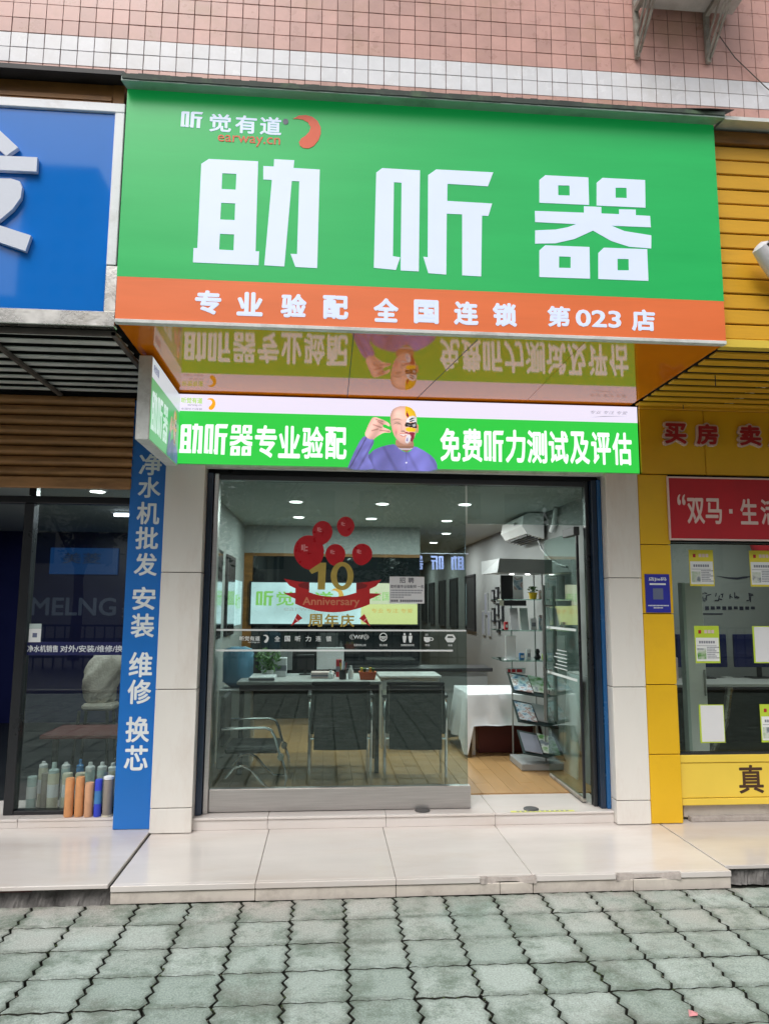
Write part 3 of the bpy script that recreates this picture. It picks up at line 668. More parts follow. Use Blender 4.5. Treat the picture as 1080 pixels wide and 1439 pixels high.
# roof flashing over the sign
rf = thing('roof_flashing', 'pale green weathered metal flashing along the top of the green sign', 'flashing', (.55, 4.3, 4.36))
mb = MB(); mb.box(-1.145, 2.245, 3.604, 3.612, 4.347, 4.372)
mb.add([(-1.145, 3.6, 4.382), (2.245, 3.6, 4.382), (2.28, 5.06, 4.60), (-1.15, 5.06, 4.60), (-1.145, 3.6, 4.378), (2.245, 3.6, 4.378), (2.28, 5.06, 4.596), (-1.15, 5.06, 4.596)], [(0, 1, 2, 3), (7, 6, 5, 4)])
mb.add([(-1.145, 3.612, 4.347), (2.245, 3.612, 4.347), (2.219, 3.70, 4.358), (-1.133, 3.70, 4.358)], [(3, 2, 1, 0)]); obj('sheet', mb, 'flash_green', rf)
mb = MB(); n = 80
for i in range(n):
    a = -1.14+3.38*i/n; b = -1.14+3.38*(i+1)/n; h = rnd.uniform(.012, .022) if i < 60 else rnd.uniform(.004, .010)
    mb.box(a, b, 3.598, 3.66, 4.3600-h*.3, 4.376+h*.6)
obj('moss_edge', mb, 'flash_dark', rf)
mb = MB().add([(1.93, 3.62, 4.396), (2.12, 3.58, 4.378), (2.30, 3.60, 4.396), (2.24, 3.70, 4.405), (2.06, 3.72, 4.405), (1.93, 3.62, 4.400), (2.12, 3.58, 4.382), (2.30, 3.60, 4.400), (2.24, 3.70, 4.409), (2.06, 3.72, 4.409)], [(4, 3, 2, 1, 0), (5, 6, 7, 8, 9), (0, 1, 6, 5), (1, 2, 7, 6), (2, 3, 8, 7), (3, 4, 9, 8), (4, 0, 5, 9)])
obj('loose_flap', mb, 'black_flash', rf)

# ================================================================== LED SIGN
def led_ad(par, pre, y, x0, x1, z0, z1, full=True):
    """white and green advertisement; pre chooses the LED or the fabric colours"""
    W = x1-x0; H = z1-z0; zs = z0+H*.755
    X = lambda u: x0+W*u
    Z = lambda v: z0+H*v
    obj('white_field', MB().box(x0, x1, y, y+.004, zs, z1), pre+'_white', par)
    obj('green_field', MB().box(x0, x1, y, y+.004, z0, zs-.0002), pre+'_green', par)
    return X, Z
ls = thing('led_sign', 'lit screen banner above the door showing a man holding his ear on green', 'sign', (.6, 4.97, 2.51))
LX0, LX1, LZ0, LZ1 = -1.045, 2.253, 2.512, 3.006
obj('cabinet', MB().box(LX0-.004, LX1+.004, 4.936, 4.996, LZ0-.022, LZ1+.002), 'louvre_grey', ls)
led_ad(ls, 'led', 4.929, LX0, LX1, LZ0, LZ1)
yl = 4.9275
mb = glyph(ZHU, -1.03, -.875, 2.585, 2.795, yl, .001); obj('character', mb, 'led_letter', ls)
mb = glyph(TING, -.862, -.702, 2.580, 2.797, yl, .001); obj('character', mb, 'led_letter', ls)
mb = glyph(QI, -.686, -.532, 2.575, 2.795, yl, .001); obj('character', mb, 'led_letter', ls)
for i, c_ in enumerate('专业验配'): T('character', ls, 'led_letter', c_, -.515+i*.163, -.515+i*.163+.152, 2.565, 2.797, yl, .001, bold=.045)
for i, c_ in enumerate('免费听力测试及评估'):
    if c_ == '听': mb = glyph(TING, .792+i*.158, .792+i*.158+.146, 2.572, 2.800, yl, .001); obj('character', mb, 'led_letter', ls)
    else: T('character', ls, 'led_letter', c_, .792+i*.158, .792+i*.158+.146, 2.567, 2.810, yl, .001, bold=.045)
T('lettering', ls, 'led_lime', '听觉有道', -1.03, -.885, 2.940, 2.982, yl, .001, bold=.03)
T('lettering', ls, 'led_grey', 'earway.cn', -.985, -.89, 2.918, 2.933, yl, .001, bold=.01)
T('lettering', ls, 'led_grey', '全国听力连锁', -1.03, -.885, 2.893, 2.908, yl, .001, bold=.01)
obj('ear_emblem', ear(-.868, -.795, 2.897, 2.982, yl, .001), 'led_orange', ls)
T('lettering', ls, 'led_grey', '专业 专注 专爱', 1.90, 2.18, 2.945, 2.970, yl, .001, shear=.3, bold=.0)
obj('stroke', MB().plate([(1.90, 2.918), (2.0, 2.930), (2.18, 2.934), (2.0, 2.925)], yl, .001), 'led_grey', ls)
# the advertised man (flat print)
cxm = .53
def lay(k): return 4.9268-.0012*k
def inside(P, x, y):
    c = False; j = len(P)-1
    for i in range(len(P)):
        a, b = P[i], P[j]
        if (a[1] > y) != (b[1] > y) and x < (b[0]-a[0])*(y-a[1])/(b[1]-a[1])+a[0]: c = not c
        j = i
    return c
def smooth_poly(P, it=2):
    for _ in range(it):
        Q = []
        for k in range(len(P)):
            a, b = P[k], P[(k+1) % len(P)]; Q += [(a[0]*.75+b[0]*.25, a[1]*.75+b[1]*.25), (a[0]*.25+b[0]*.75, a[1]*.25+b[1]*.75)]
        P = Q
    return P
HEAD = smooth_poly([(408,345),(402,270),(425,215),(475,190),(530,186),(590,200),(624,250),(633,320),(630,385),(615,445),(588,490),(548,512),(500,503),(460,470),(430,420)])
EAR = smooth_poly([(628,350),(640,335),(648,355),(643,400),(630,418)]); NECK = [(452,470),(600,470),(606,530),(545,572),(480,545),(448,508)]
SHIRT = smooth_poly([(200,640),(235,585),(295,540),(430,503),(462,520),(500,560),(545,575),(585,558),(606,512),(700,560),(772,608),(800,655),(808,722),(560,724),(200,722)], 1)
SLEEVE = smooth_poly([(45,722),(60,680),(95,595),(168,448),(225,452),(272,476),(262,520),(212,600),(262,690),(268,722)], 1)
HAND = smooth_poly([(188,436),(205,385),(235,320),(252,292),(280,286),(330,302),(372,318),(404,345),(400,362),(362,345),(340,348),(352,372),(398,388),(412,400),(405,414),(360,412),(330,424),(285,452),(262,476),(220,470)], 1)
HOLE = smooth_poly([(338,352),(352,345),(395,366),(392,384),(352,374)], 1)
PAINT = [((250,200,40), [(530,186),(590,200),(620,240),(626,275),(600,262),(570,272),(545,285),(530,250)]), ((150,30,60), [(540,268),(545,225),(556,250),(566,268),(556,285)]),
 ((235,235,240), [(545,300),(570,275),(600,268),(626,280),(630,330),(600,318),(560,322),(540,330)]), ((45,45,50), [(560,305),(585,285),(620,285),(600,292),(575,304)]), ((60,60,66), [(565,318),(590,303),(622,300),(600,310),(580,320)]),
 ((25,25,28), [(528,345),(540,322),(575,328),(628,318),(630,368),(590,366),(560,360),(535,362)]), ((190,190,195), [(592,342),(615,332),(622,352),(600,362)]), ((120,120,128), [(545,338),(570,342),(585,350),(560,352)]),
 ((252,205,40), [(535,372),(560,362),(600,370),(625,372),(618,398),(590,402),(560,400),(540,392)]), ((150,40,70), [(520,400),(560,408),(600,402),(612,412),(608,455),(590,485),(575,480),(582,440),(570,420),(535,415)]),
 ((235,232,238), [(545,430),(572,425),(580,445),(572,480),(552,500),(532,490),(535,460)]), ((150,130,190), [(545,455),(556,450),(552,482),(542,478)])]
def noise1(x, y): return math.sin(x*.021+math.sin(y*.017)*2)*.5+math.sin(y*.033+x*.012)*.5
def man_col(x, y):
    """printed portrait: bald smiling man in a violet shirt, half of his face painted, a hand at his ear"""
    c = None
    if inside(SHIRT, x, y):
        k = .93+.10*math.sin((x-520)*.012)+.05*noise1(x*2.2, y*1.2)-.12*max(0, math.sin(x*.035-y*.02))**6
        if abs(x-541-(y-600)*.02) < 3: k *= .86
        if x < 262 and y > 560: k *= .72+.2*(x-200)/62
        c = (118*k, 118*k, 196*k)
        if (x-541)**2+(y-658)**2 < 60: c = (215, 215, 235)
    if inside(NECK, x, y): k = .80-.14*(y > 520)+.0006*(600-x)*.5; c = (205*k, 150*k, 125*k)
    if inside(NECK, x, y) and abs(y-(548+.0016*(x-530)**2*-1)) < 7: c = (190, 178, 190)
    if inside(EAR, x, y): c = (205, 140, 110)
    if inside(HEAD, x, y):
        ex = (x-518)/116; ey = (y-345)/165; r = ex*ex+ey*ey; k = 1.06-.24*r*r+.05*(ey < -.3)
        c = (226*k, 178*k, 162*k)
        h = math.exp(-((x-462)**2+(y-245)**2)/1800); c = tuple(v+h*22 for v in c)
        ch = math.exp(-((x-452)**2+(y-395)**2)/1100); c = (c[0]+ch*12, c[1]-ch*14, c[2]-ch*10)
        if x < 528:
            for cx0, cy0, ww, hh, am in ((466, 330, 30, 4, .52), (466, 318, 34, 5, .16), (464, 297, 36, 6, .28), (500, 372, 6, 26, .10), (516, 398, 20, 7, .33), (455, 410, 8, 22, .16), (478, 340, 22, 5, .15), (470, 262, 40, 3, .06)):
                yy = cy0+((x-cx0)/ww)**2*(9 if hh < 7 else 0)*(1 if cy0 > 290 else 1); d = math.exp(-((x-cx0)/ww)**4-((y-yy)/hh)**2); c = tuple(v*(1-am*d) for v in c)
        for cc, P in PAINT:
            if inside(P, x, y): c = tuple(v*(1.0-.12*r) for v in cc)
        yy = 430-((x-515)/44)**2*12
        if 478 < x < 560 and abs(y-yy) < 11*(1-((x-517)/44)**2): c = (238, 230, 226) if abs(y-yy+1) < 6*(1-((x-517)/44)**2) else (186, 84, 88)
    if inside(SLEEVE, x, y):
        k = .95+.07*noise1(x*3, y*2)-.22*max(0, math.sin((x+y*.55)*.05))**8; k *= .82+.25*(x-60)/200 if x < 200 else 1
        c = (122*k, 122*k, 200*k)
        if abs((x-95)*.84-(600-y)*.45-28) < 4: c = tuple(v*.62 for v in c)
        if y < 482 and inside(HAND, x, y+14): c = tuple(v*.9 for v in c)
    if inside(HAND, x, y) and not inside(HOLE, x, y):
        k = 1.0-.10*math.sin(x*.05+y*.03)-.12*((y-440)/60 if y > 440 else 0)
        c = (232*k, 182*k, 168*k)
        for a, b in (((300,322),(345,345)), ((262,350),(330,372)), ((285,305),(340,322)), ((320,395),(395,402)), ((250,400),(300,385))):
            L2 = (b[0]-a[0])**2+(b[1]-a[1])**2; t_ = max(0, min(1, ((x-a[0])*(b[0]-a[0])+(y-a[1])*(b[1]-a[1]))/L2)); dd = math.hypot(x-a[0]-t_*(b[0]-a[0]), y-a[1]-t_*(b[1]-a[1]))
            if dd < 8: f = 1-.30*(1-dd/8); c = (c[0]*f, c[1]*f*.95, c[2]*f*.95)
    return c
def portrait(par, name, fx, nx, ny, st, kx=1.0):
    vs = []; fs = []; cols = []
    for iy in range(ny):
        for ix in range(nx):
            x = 44+(812-44)*(ix+.5)/nx; y = 184+(724-184)*(iy+.5)/ny; c = man_col(x, y)
            if c is None: continue
            x0 = 44+768*ix/nx; x1 = 44+768*(ix+1)/nx; y0 = 184+540*iy/ny; y1 = 184+540*(iy+1)/ny; n_ = len(vs)
            vs += [fx(x0, y1), fx(x1, y1), fx(x1, y0), fx(x0, y0)]; fs.append((n_, n_+1, n_+2, n_+3)); cols.append(lin([max(0, min(255, v)) for v in c]))
    mb = MB(); mb.v = vs; mb.f = fs; o = obj(name, mb, 'led_print' if st > .9 else 'box_print', par)
    at = o.data.color_attributes.new('print', 'FLOAT_COLOR', 'CORNER')
    for k, c in enumerate(cols):
        for q in range(4): at.data[k*4+q].color = (*c, 1)
    return o
for nm, st_, df in (('led_print', .92, .3), ('box_print', .45, .4)):
    m = bpy.data.materials.new(nm); m.use_nodes = True; t_ = m.node_tree; b_ = t_.nodes['Principled BSDF']; a_ = t_.nodes.new('ShaderNodeAttribute'); a_.attribute_name = 'print'
    t_.links.new(a_.outputs['Color'], b_.inputs['Emission Color']); b_.inputs['Emission Strength'].default_value = st_; b_.inputs['Base Color'].default_value = (.1, .1, .1, 1); b_.inputs['Roughness'].default_value = .4; M[nm] = m
portrait(ls, 'printed_figure', lambda x, y: (.138+(480+x/6-489)*.005056, 4.9262, 2.508+(657-540-y/6)*.005247+.0045), 170, 120, 1)

# projecting side sign
ps = thing('projecting_sign', 'small two sided box sign jutting out at the left end of the lit banner', 'sign', (-1.08, 4.5, 2.49))
obj('cabinet', MB().box(-1.112, -1.035, 4.11, 4.915, 2.487, 2.992, .004), 'louvre_grey', ps)
def side(mb): return mb
def face_poly(P, m, nm, k=0):     # P in (u along Y, z); plane facing +X
    mb = MB(); mb.plate(P, 0, .0008); mb.v = [(-1.0335+.001*k-v[1], v[0], v[2]) for v in mb.v]; return obj(nm, mb, m, ps)
face_poly([(4.12, 2.865), (4.905, 2.865), (4.905, 2.985), (4.12, 2.985)], 'box_white', 'white_field')
face_poly([(4.12, 2.495), (4.905, 2.495), (4.905, 2.8645), (4.12, 2.8645)], 'box_green', 'green_field')
def side_text(G, u0, u1, z0, z1, m, k=1):
    mb = glyph(G, u0, u1, z0, z1, 0, .0008) if not isinstance(G, str) else text_mb(G, u0, u1, z0, z1, 0, bold=.035)
    mb.v = [(-1.0335+.001*k-v[1], v[0], v[2]) for v in mb.v]; obj('character', mb, m, ps)
side_text(ZHU, 4.14, 4.27, 2.56, 2.80, 'box_letter'); side_text(TING, 4.285, 4.42, 2.56, 2.80, 'box_letter'); side_text(QI, 4.44, 4.56, 2.56, 2.80, 'box_letter')
side_text('听觉有道', 4.15, 4.28, 2.905, 2.955, 'box_dark')
portrait(ps, 'printed_figure', lambda x, y: (-1.0318, 4.56+(x-44)/768*.34, 2.497+(724-y)/540*.345), 60, 50, .5)

# ================================================================== LEFT SIGN + AWNING
bs2 = thing('shop_sign', 'blue sign in a white frame with part of one white character', 'sign', (-2.6, 4, 3.0))
obj('panel', MB().box(-4.6, -1.207, 3.738, 3.76, 3.095, 4.24), 'blue_sign', bs2)
obj('box', MB().box(-4.6, -1.152, 3.765, 5.01, 3.08, 4.29), 'void_dark', bs2)
obj('frame', MB().box(-4.6, -1.152, 3.722, 3.764, 4.242, 4.297, .004), 'frame_white', bs2)
obj('frame', MB().box(-1.205, -1.152, 3.722, 3.764, 3.35, 4.240, .004), 'frame_white', bs2)
obj('frame', MB().box(-1.205, -1.140, 3.720, 3.764, 3.09, 3.348, .004), 'steel', bs2)
obj('frame', MB().box(-4.6, -1.140, 3.716, 3.764, 3.004, 3.088, .004), 'steel', bs2)
FA = [[(-1.90,4.15),(-1.80,4.085),(-1.697,3.990),(-1.756,3.938),(-1.86,4.03)], [(-2.35,3.93),(-1.593,3.939),(-1.592,3.856),(-2.35,3.85)],
      [(-1.96,3.80),(-1.80,3.805),(-1.721,3.808),(-1.675,3.795),(-1.660,3.762),(-1.664,3.70),(-1.70,3.635),(-1.760,3.572),(-1.80,3.54),(-1.757,3.538),(-1.596,3.490),(-1.619,3.401),(-1.749,3.442),(-1.88,3.50),(-2.02,3.42),(-2.20,3.37),(-2.24,3.45),(-2.06,3.51),(-1.94,3.575),(-1.90,3.60),(-1.83,3.68),(-1.80,3.73),(-1.96,3.73)]]
mb = MB()
for P in FA: mb.plate(P, 3.706, .026)
obj('character', mb, 'char_white', bs2)
bm_ = thing('brown_beam', 'rusty brown metal beam with black flashing above the blue sign', 'beam', (-2.8, 4, 4.3))
mb = MB().box(-4.6, -1.235, 3.76, 5.0, 4.305, 4.43).box(-4.6, -1.235, 3.745, 3.76, 4.325, 4.35).box(-4.6, -1.235, 3.745, 3.76, 4.31, 4.316)
obj('beam_sheet', mb, 'brown_beam', bm_); obj('end_sheet', MB().box(-1.232, -1.170, 3.755, 5.0, 4.30, 4.43), 'brown_beam', bm_)
mb = MB().add([(-4.6, 3.66, 4.425), (-1.13, 3.66, 4.42), (-1.14, 5.06, 4.66), (-4.6, 5.06, 4.66), (-4.6, 3.66, 4.465), (-1.15, 3.66, 4.445), (-1.16, 5.06, 4.68), (-4.6, 5.06, 4.68)], [(3, 2, 1, 0), (4, 5, 6, 7), (0, 1, 5, 4)])
obj('flashing', mb, 'black_flash', bm_)
aw = thing('louvred_soffit', 'grey metal louvres on dark rails under the blue sign', 'soffit', (-2.6, 4.3, 3.0))
for i in range(9):
    y = 3.80+i*.132
    mb = MB().add([(-4.6, y, 2.998), (-1.155, y, 2.998), (-1.155, y+.098, 3.012), (-4.6, y+.098, 3.012), (-4.6, y, 3.004), (-1.155, y, 3.004), (-1.155, y+.098, 3.018), (-4.6, y+.098, 3.018)], [(3, 2, 1, 0), (4, 5, 6, 7), (0, 1, 5, 4), (2, 3, 7, 6), (1, 2, 6, 5)])
    obj('louvre', mb, 'louvre_grey', aw)
for x in (-3.25, -2.46, -1.86, -1.16):
    obj('rail', MB().box(x-.014, x+.014, 3.77, 4.98, 2.972, 2.9965, .003), 'rail_dark', aw)
obj('rail', MB().box(-4.6, -1.15, 3.77, 3.79, 2.975, 3.002), 'rail_dark', aw)
rs = thing('roller_shutter', 'brown corrugated roller shutter half rolled above the left shop window', 'shutter', (-2.6, 4.98, 2.33))
zb = 2.41; n = 8; hsl = (2.985-zb)/n
sm = None
for i in range(n):
    z = zb+i*hsl; prof = [(4.985, z), (4.958, z+hsl*.12), (4.945, z+hsl*.4), (4.948, z+hsl*.65), (4.968, z+hsl*.9), (4.99, z+hsl*.985)]
    mb = MB(); mb.v = [(-4.6, a, b) for a, b in prof]+[(-1.35, a, b) for a, b in prof]; q = len(prof)
    mb.f = [(k, k+q, k+q+1, k+1) for k in range(q-1)]
    obj('slat', mb, 'shutter_brown', rs, smooth=True)
obj('bottom_bar', MB().box(-4.6, -1.35, 4.945, 4.985, 2.328, 2.405, .008), 'shutter_brown', rs)
obj('backing', MB().box(-4.6, -1.35, 4.992, 5.02, 2.40, 3.0), 'void_dark', rs)
# vertical blue board
vb = thing('vertical_sign_board', 'tall narrow blue board with white characters running down it', 'sign', (-1.235, 4.98, .08))
obj('board', MB().box(-1.355, -1.113, 4.962, 5.12, .096, 2.96, .003), 'blue_board', vb)
for c_, z, h in (('净', 2.505, .15), ('水', 2.345, .145), ('机', 2.166, .155), ('批', 1.995, .155), ('发', 1.815, .155), ('安', 1.585, .155), ('装', 1.404, .160), ('维', 1.146, .165), ('修', .969, .160), ('换', .726, .165), ('芯', .545, .160)):
    T('character', vb, 'decal_white', c_, -1.303, -1.150, z-h/2, z+h/2, 4.9595, .002, bold=.035)

# ================================================================== RIGHT CLADDING
rc = thing('slat_cladding', 'yellow horizontal slat sign front beside the green sign', 'cladding', (3.4, 4, 3.03))
n = 13
for i in range(n):
    z = 3.075+i*.0925; obj('slat', MB().box(2.226, 5.2, 3.744+rnd.uniform(-.002, .002), 3.76, z, z+.084, .004), 'yellow_slat', rc)
obj('backing', MB().box(2.23, 5.2, 3.775, 5.01, 3.06, 4.37), 'void_dark', rc)
obj('bottom_edge', MB().box(2.226, 5.2, 3.738, 3.79, 3.022, 3.071, .003), 'yellow_light', rc)
obj('top_sheet', MB().box(2.226, 5.2, 3.72, 3.77, 4.275, 4.352, .003), 'brown_beam', rc)
mb = MB().add([(2.25, 3.62, 4.350), (5.2, 3.62, 4.350), (5.2, 5.06, 4.58), (2.29, 5.06, 4.58), (2.25, 3.62, 4.372), (5.2, 3.62, 4.372), (5.2, 5.06, 4.60), (2.29, 5.06, 4.60)], [(3, 2, 1, 0), (4, 5, 6, 7), (0, 1, 5, 4)])
obj('flashing', mb, 'louvre_grey', rc)
ra = thing('slat_soffit', 'yellow slats with dark gaps under the yellow cladding', 'soffit', (3.4, 4.4, 3.02))
for i in range(9):
    y = 3.80+i*.127; obj('slat', MB().box(2.226, 5.2, y, y+.078, 3.006, 3.018, .002), 'yellow_slat', ra)
for x in (2.9, 3.9): obj('rail', MB().box(x, x+.03, 3.79, 4.98, 3.0195, 3.04), 'louvre_grey', ra)
mb = MB().tube([(2.42, 4.16, 3.0), (2.42, 4.16, 2.93)], .003, 6).tube([(2.55, 4.82, 3.0), (2.55, 4.82, 2.97)], .003, 6); obj('loose_wire', mb, 'print_dark', ra)
rl = thing('raised_letters', 'dark red raised characters with pink edges on the yellow fascia', 'letters', (2.8, 4.9, 2.71))
for i, (c_, x) in enumerate((('买', 2.515), ('房', 2.755), ('卖', 3.085), ('房', 3.325))):
    e = T('character_edge', rl, 'pinkish', c_, x-.095, x+.095, 2.712, 2.892, 4.885, .022, bold=.14)
    T('character', rl, 'red_print', c_, x-.082, x+.082, 2.725, 2.879, 4.880, .004, bold=.055)
rb = thing('banner', 'red banner with white characters over the yellow shop window', 'banner', (3.6, 4.9, 2.02))
obj('cloth', MB().box(2.448, 5.2, 4.886, 4.898, 2.035, 2.472), 'red_cloth', rb)
mb = MB().box(2.436, 2.447, 4.884, 4.899, 2.022, 2.484).box(2.4475, 5.2, 4.884, 4.899, 2.022, 2.0345).box(2.4475, 5.2, 4.884, 4.899, 2.4725, 2.484)
obj('hem', mb, 'pinkish', rb)
T('character', rb, 'pinkish', '“', 2.505, 2.565, 2.275, 2.355, 4.8835, .002, bold=.02)
for c_, a, b in (('双', 2.575, 2.705), ('马', 2.712, 2.835), ('生', 2.975, 3.105), ('活', 3.13, 3.26)): T('character', rb, 'pinkish', c_, a, b, 2.142, 2.330, 4.8835, .002, bold=.035)
obj('dot', MB().box(2.89, 2.915, 4.8835, 4.8855, 2.22, 2.252), 'pinkish', rb)
qb = thing('wall_plaque', 'small blue notice plaque with white print on the yellow pillar', 'plaque', (2.34, 4.9, 1.5))
obj('plate', MB().box(2.246, 2.425, 4.896, 4.9035, 1.508, 1.778), 'qr_blue', qb)
T('lettering', qb, 'decal_white', '店Jie码', 2.272, 2.402, 1.727, 1.757, 4.8952, bold=.03)
obj('bar', MB().box(2.278, 2.395, 4.8950, 4.8958, 1.702, 1.714), 'decal_white', qb)
obj('scan_square', MB().box(2.300, 2.374, 4.8950, 4.8958, 1.60, 1.678), 'ghost_letter', qb)
mb = MB()
for i in range(15): mb.box(2.262+i*.0101, 2.269+i*.0101, 4.8950, 4.8958, 1.553, 1.561)
for i in range(7): mb.box(2.30+i*.0101, 2.307+i*.0101, 4.8950, 4.8958, 1.537, 1.545)
obj('lettering', mb, 'decal_white', qb)
cm = thing('security_camera', 'white security camera on the yellow slats', 'camera', (2.56, 3.6, 3.5))
a = Vector((2.415, 3.62, 3.575)); b = Vector((2.60, 3.66, 3.36))
obj('housing', MB().tube([a-Vector((.012, 0, -.011)), a, a+(b-a)*.3, a+(b-a)*.8, b, b+(b-a)*.05], [.02, .048, .056, .056, .05, .02], 16), 'cam_white', cm, smooth=True)
obj('sun_shield', MB().tube([a+Vector((.035, -.02, .02)), b+Vector((.035, -.02, .02))], .048, 14), 'ac_dark', cm, smooth=True)
obj('bracket', MB().tube([(2.56, 3.66, 3.43), (2.56, 3.745, 3.48)], .014, 8), 'cam_white', cm)

# ================================================================== AC OUTDOOR UNIT
ao = thing('outdoor_ac_unit', 'old outdoor air conditioner casing on rusty wall brackets', 'air conditioner', (2.75, 4.7, 6.05))
obj('casing', MB().box(2.46, 3.22, 4.58, 4.98, 6.392, 6.95, .01), 'unit_grey', ao)
obj('tray', MB().box(2.44, 3.24, 4.56, 5.02, 6.374, 6.39), 'unit_grey', ao)
for x in (2.425, 3.02):
    mb = MB().box(x-.018, x+.018, 5.015, 5.046, 5.93, 6.90).box(x-.018, x+.018, 4.50, 5.014, 6.335, 6.372)
    mb.tube([(x-.014, 5.02, 5.95), (x-.014, 4.60, 6.34)], .010, 6).tube([(x+.016, 5.02, 5.97), (x+.016, 4.54, 6.34)], .012, 6).tube([(x, 5.02, 6.12), (x, 4.80, 6.34)], .009, 6)
    obj('bracket', mb, 'rust_metal', ao)
wr = MB().tube([(3.1, 5.03, 6.22), (3.25, 5.035, 6.0), (3.5, 5.035, 5.75), (3.8, 5.035, 5.5)], .004, 5)
tag(obj('cable', wr, 'rail_dark'), 'thin dark cable slanting down the pink tiles at right', 'cable')

# ================================================================== WINDOW STICKERS (centre shop)
ws = thing('window_sticker', 'red balloons with gold 10 and red ribbon stuck on the glass', 'sticker', (.05, 5.07, 1.4))
yw = 5.0775
def balloon(x, z, rx, rz, tilt, k):
    P = []
    for i in range(28):
        t = 2*math.pi*i/28; px_ = rx*math.cos(t)*(1-.12*max(0, -math.sin(t))); pz_ = rz*math.sin(t)*(1.08 if math.sin(t) < 0 else 1)
        P.append((x+px_*math.cos(tilt)-pz_*math.sin(tilt), z+px_*math.sin(tilt)+pz_*math.cos(tilt)))
    o = obj('balloon', MB().plate(P, yw-.0012*k, .001), 'balloon_red', ws)
    mb = MB()
    for a, b, c_, d in ((-.50, -.38, .10, .42), (-.34, -.26, .02, .44), (-.24, -.08, .04, .12), (-.24, -.08, .24, .32)): mb.box(x+rx*a, x+rx*b, yw-.0012*k-.0005, yw-.0012*k-.0001, z+rz*c_, z+rz*d)
    obj('print', mb, 'balloon_mark', o)
balloon(-.128, 1.922, .108, .118, .15, 0); balloon(-.035, 2.062, .072, .082, -.12, 1); balloon(.130, 2.108, .063, .070, 0, 1); balloon(.060, 1.905, .071, .075, 0, 1); balloon(.250, 1.910, .073, .075, -.25, 1)
obj('numeral', MB().plate([(-.005,1.845),(-.045,1.845),(-.125,1.79),(-.105,1.765),(-.06,1.785),(-.062,1.655),(-.01,1.655)], yw-.003, .001), 'gold', ws)
obj('numeral', MB().plate(circle(.110, 1.752, .081, .100, 30), yw-.003, .001, [circle(.110, 1.752, .038, .070, 24)[::-1]]), 'gold', ws)
# ribbon
RC = .045
P = [(RC-.262+.524*i/16, 1.555-.058*(1-((i-8)/8)**2)) for i in range(17)]
obj('ribbon', MB().plate([(a, b) for a, b in P]+[(a, b+.128-.020*(1-((i-8)/8)**2)) for i, (a, b) in list(enumerate(P))[::-1]], yw-.0045, .001), 'ribbon_red', ws)
for s in (-1, 1):
    f = lambda L_: [(RC+s*a, b) for a, b in L_]
    obj('ribbon_tail', MB().plate(f([(.165,1.705),(.25,1.712),(.345,1.730),(.305,1.682),(.262,1.662),(.262,1.632),(.345,1.630),(.29,1.602),(.262,1.59),(.165,1.64)]), yw-.0058, .001), 'ribbon_red', ws)
    obj('ribbon_fold', MB().plate(f([(.165,1.704),(.19,1.708),(.245,1.690),(.235,1.672),(.17,1.655)]), yw-.0070, .001), 'ribbon_dark', ws)
T('lettering', ws, 'ribbon_text', 'Anniversary', -.165, .235, 1.530, 1.602, yw-.0058, .0008, bold=.03)
for c_, x in zip('周年庆', (-.075, .040, .150)): T('character', ws, 'gold', c_, x-.050, x+.050, 1.395, 1.485, yw, .001, bold=.04)
for s, x in ((1, -.205), (-1, .275)):
    obj('party_popper', MB().plate([(x-s*.038, 1.40), (x+s*.005, 1.487), (x+s*.042, 1.455)], yw-.001, .001), 'ribbon_red', ws)
    obj('popper_stripe', MB().plate([(x-s*.014, 1.452), (x+s*.012, 1.428), (x+s*.017, 1.433), (x-s*.010, 1.461)], yw-.0022, .001), 'balloon_mark', ws)
wb = thing('window_decal_band', 'two white lines with small words and icons across the glass', 'decal', (.1, 5.07, 1.22))
mb = MB(); mb.box(-.755, .995, yw, yw+.001, 1.366, 1.378); obj('line', mb, 'decal_white', wb)
mb = MB(); mb.box(-.755, .90, yw, yw+.001, 1.226, 1.238); obj('line', mb, 'decal_white', wb)
T('lettering', wb, 'decal_white', '听觉有道', -.595, -.455, 1.298, 1.330, yw, bold=.03)
T('lettering', wb, 'decal_white', 'earway.cn', -.535, -.457, 1.280, 1.292, yw, bold=.0)
obj('ear_emblem', ear(-.443, -.395, 1.285, 1.340, yw, .001), 'decal_white', wb)
for c_, x in zip('全国听力连锁', (-.335, -.265, -.193, -.12, -.05, .022)): T('character', wb, 'decal_white', c_, x-.019, x+.019, 1.294, 1.332, yw, bold=.03)
T('lettering', wb, 'decal_white', 'WiFi', .195, .275, 1.312, 1.340, yw, bold=.03)
mb = MB()
for s in (-1, 1):
    for r in (.052, .064):
        pts = [(.235+s*r*math.cos(R(a)), 1.326+r*.42*math.sin(R(a))) for a in range(-50, 51, 20)]
        for p, q in zip(pts, pts[1:]): mb.add([(p[0], yw, p[1]), (q[0], yw, q[1]), (q[0]+s*.004, yw, q[1]), (p[0]+s*.004, yw, p[1])], [(0, 1, 2, 3)])
obj('icon', mb, 'decal_white', wb)
obj('icon', MB().plate(circle(.405, 1.326, .028, .030, 20), yw, .001, [circle(.405, 1.326, .022, .024, 16)[::-1]]).box(.386, .424, yw, yw+.001, 1.322, 1.330).box(.392, .418, yw, yw+.001, 1.310, 1.316), 'decal_white', wb)
for x in (.555, .597): obj('icon', MB().plate(circle(x, 1.346, .008, .009, 10), yw, .001).plate([(x-.014, 1.335), (x+.014, 1.335), (x+.012, 1.312), (x+.007, 1.288), (x-.007, 1.288), (x-.012, 1.312)], yw, .001), 'decal_white', wb)
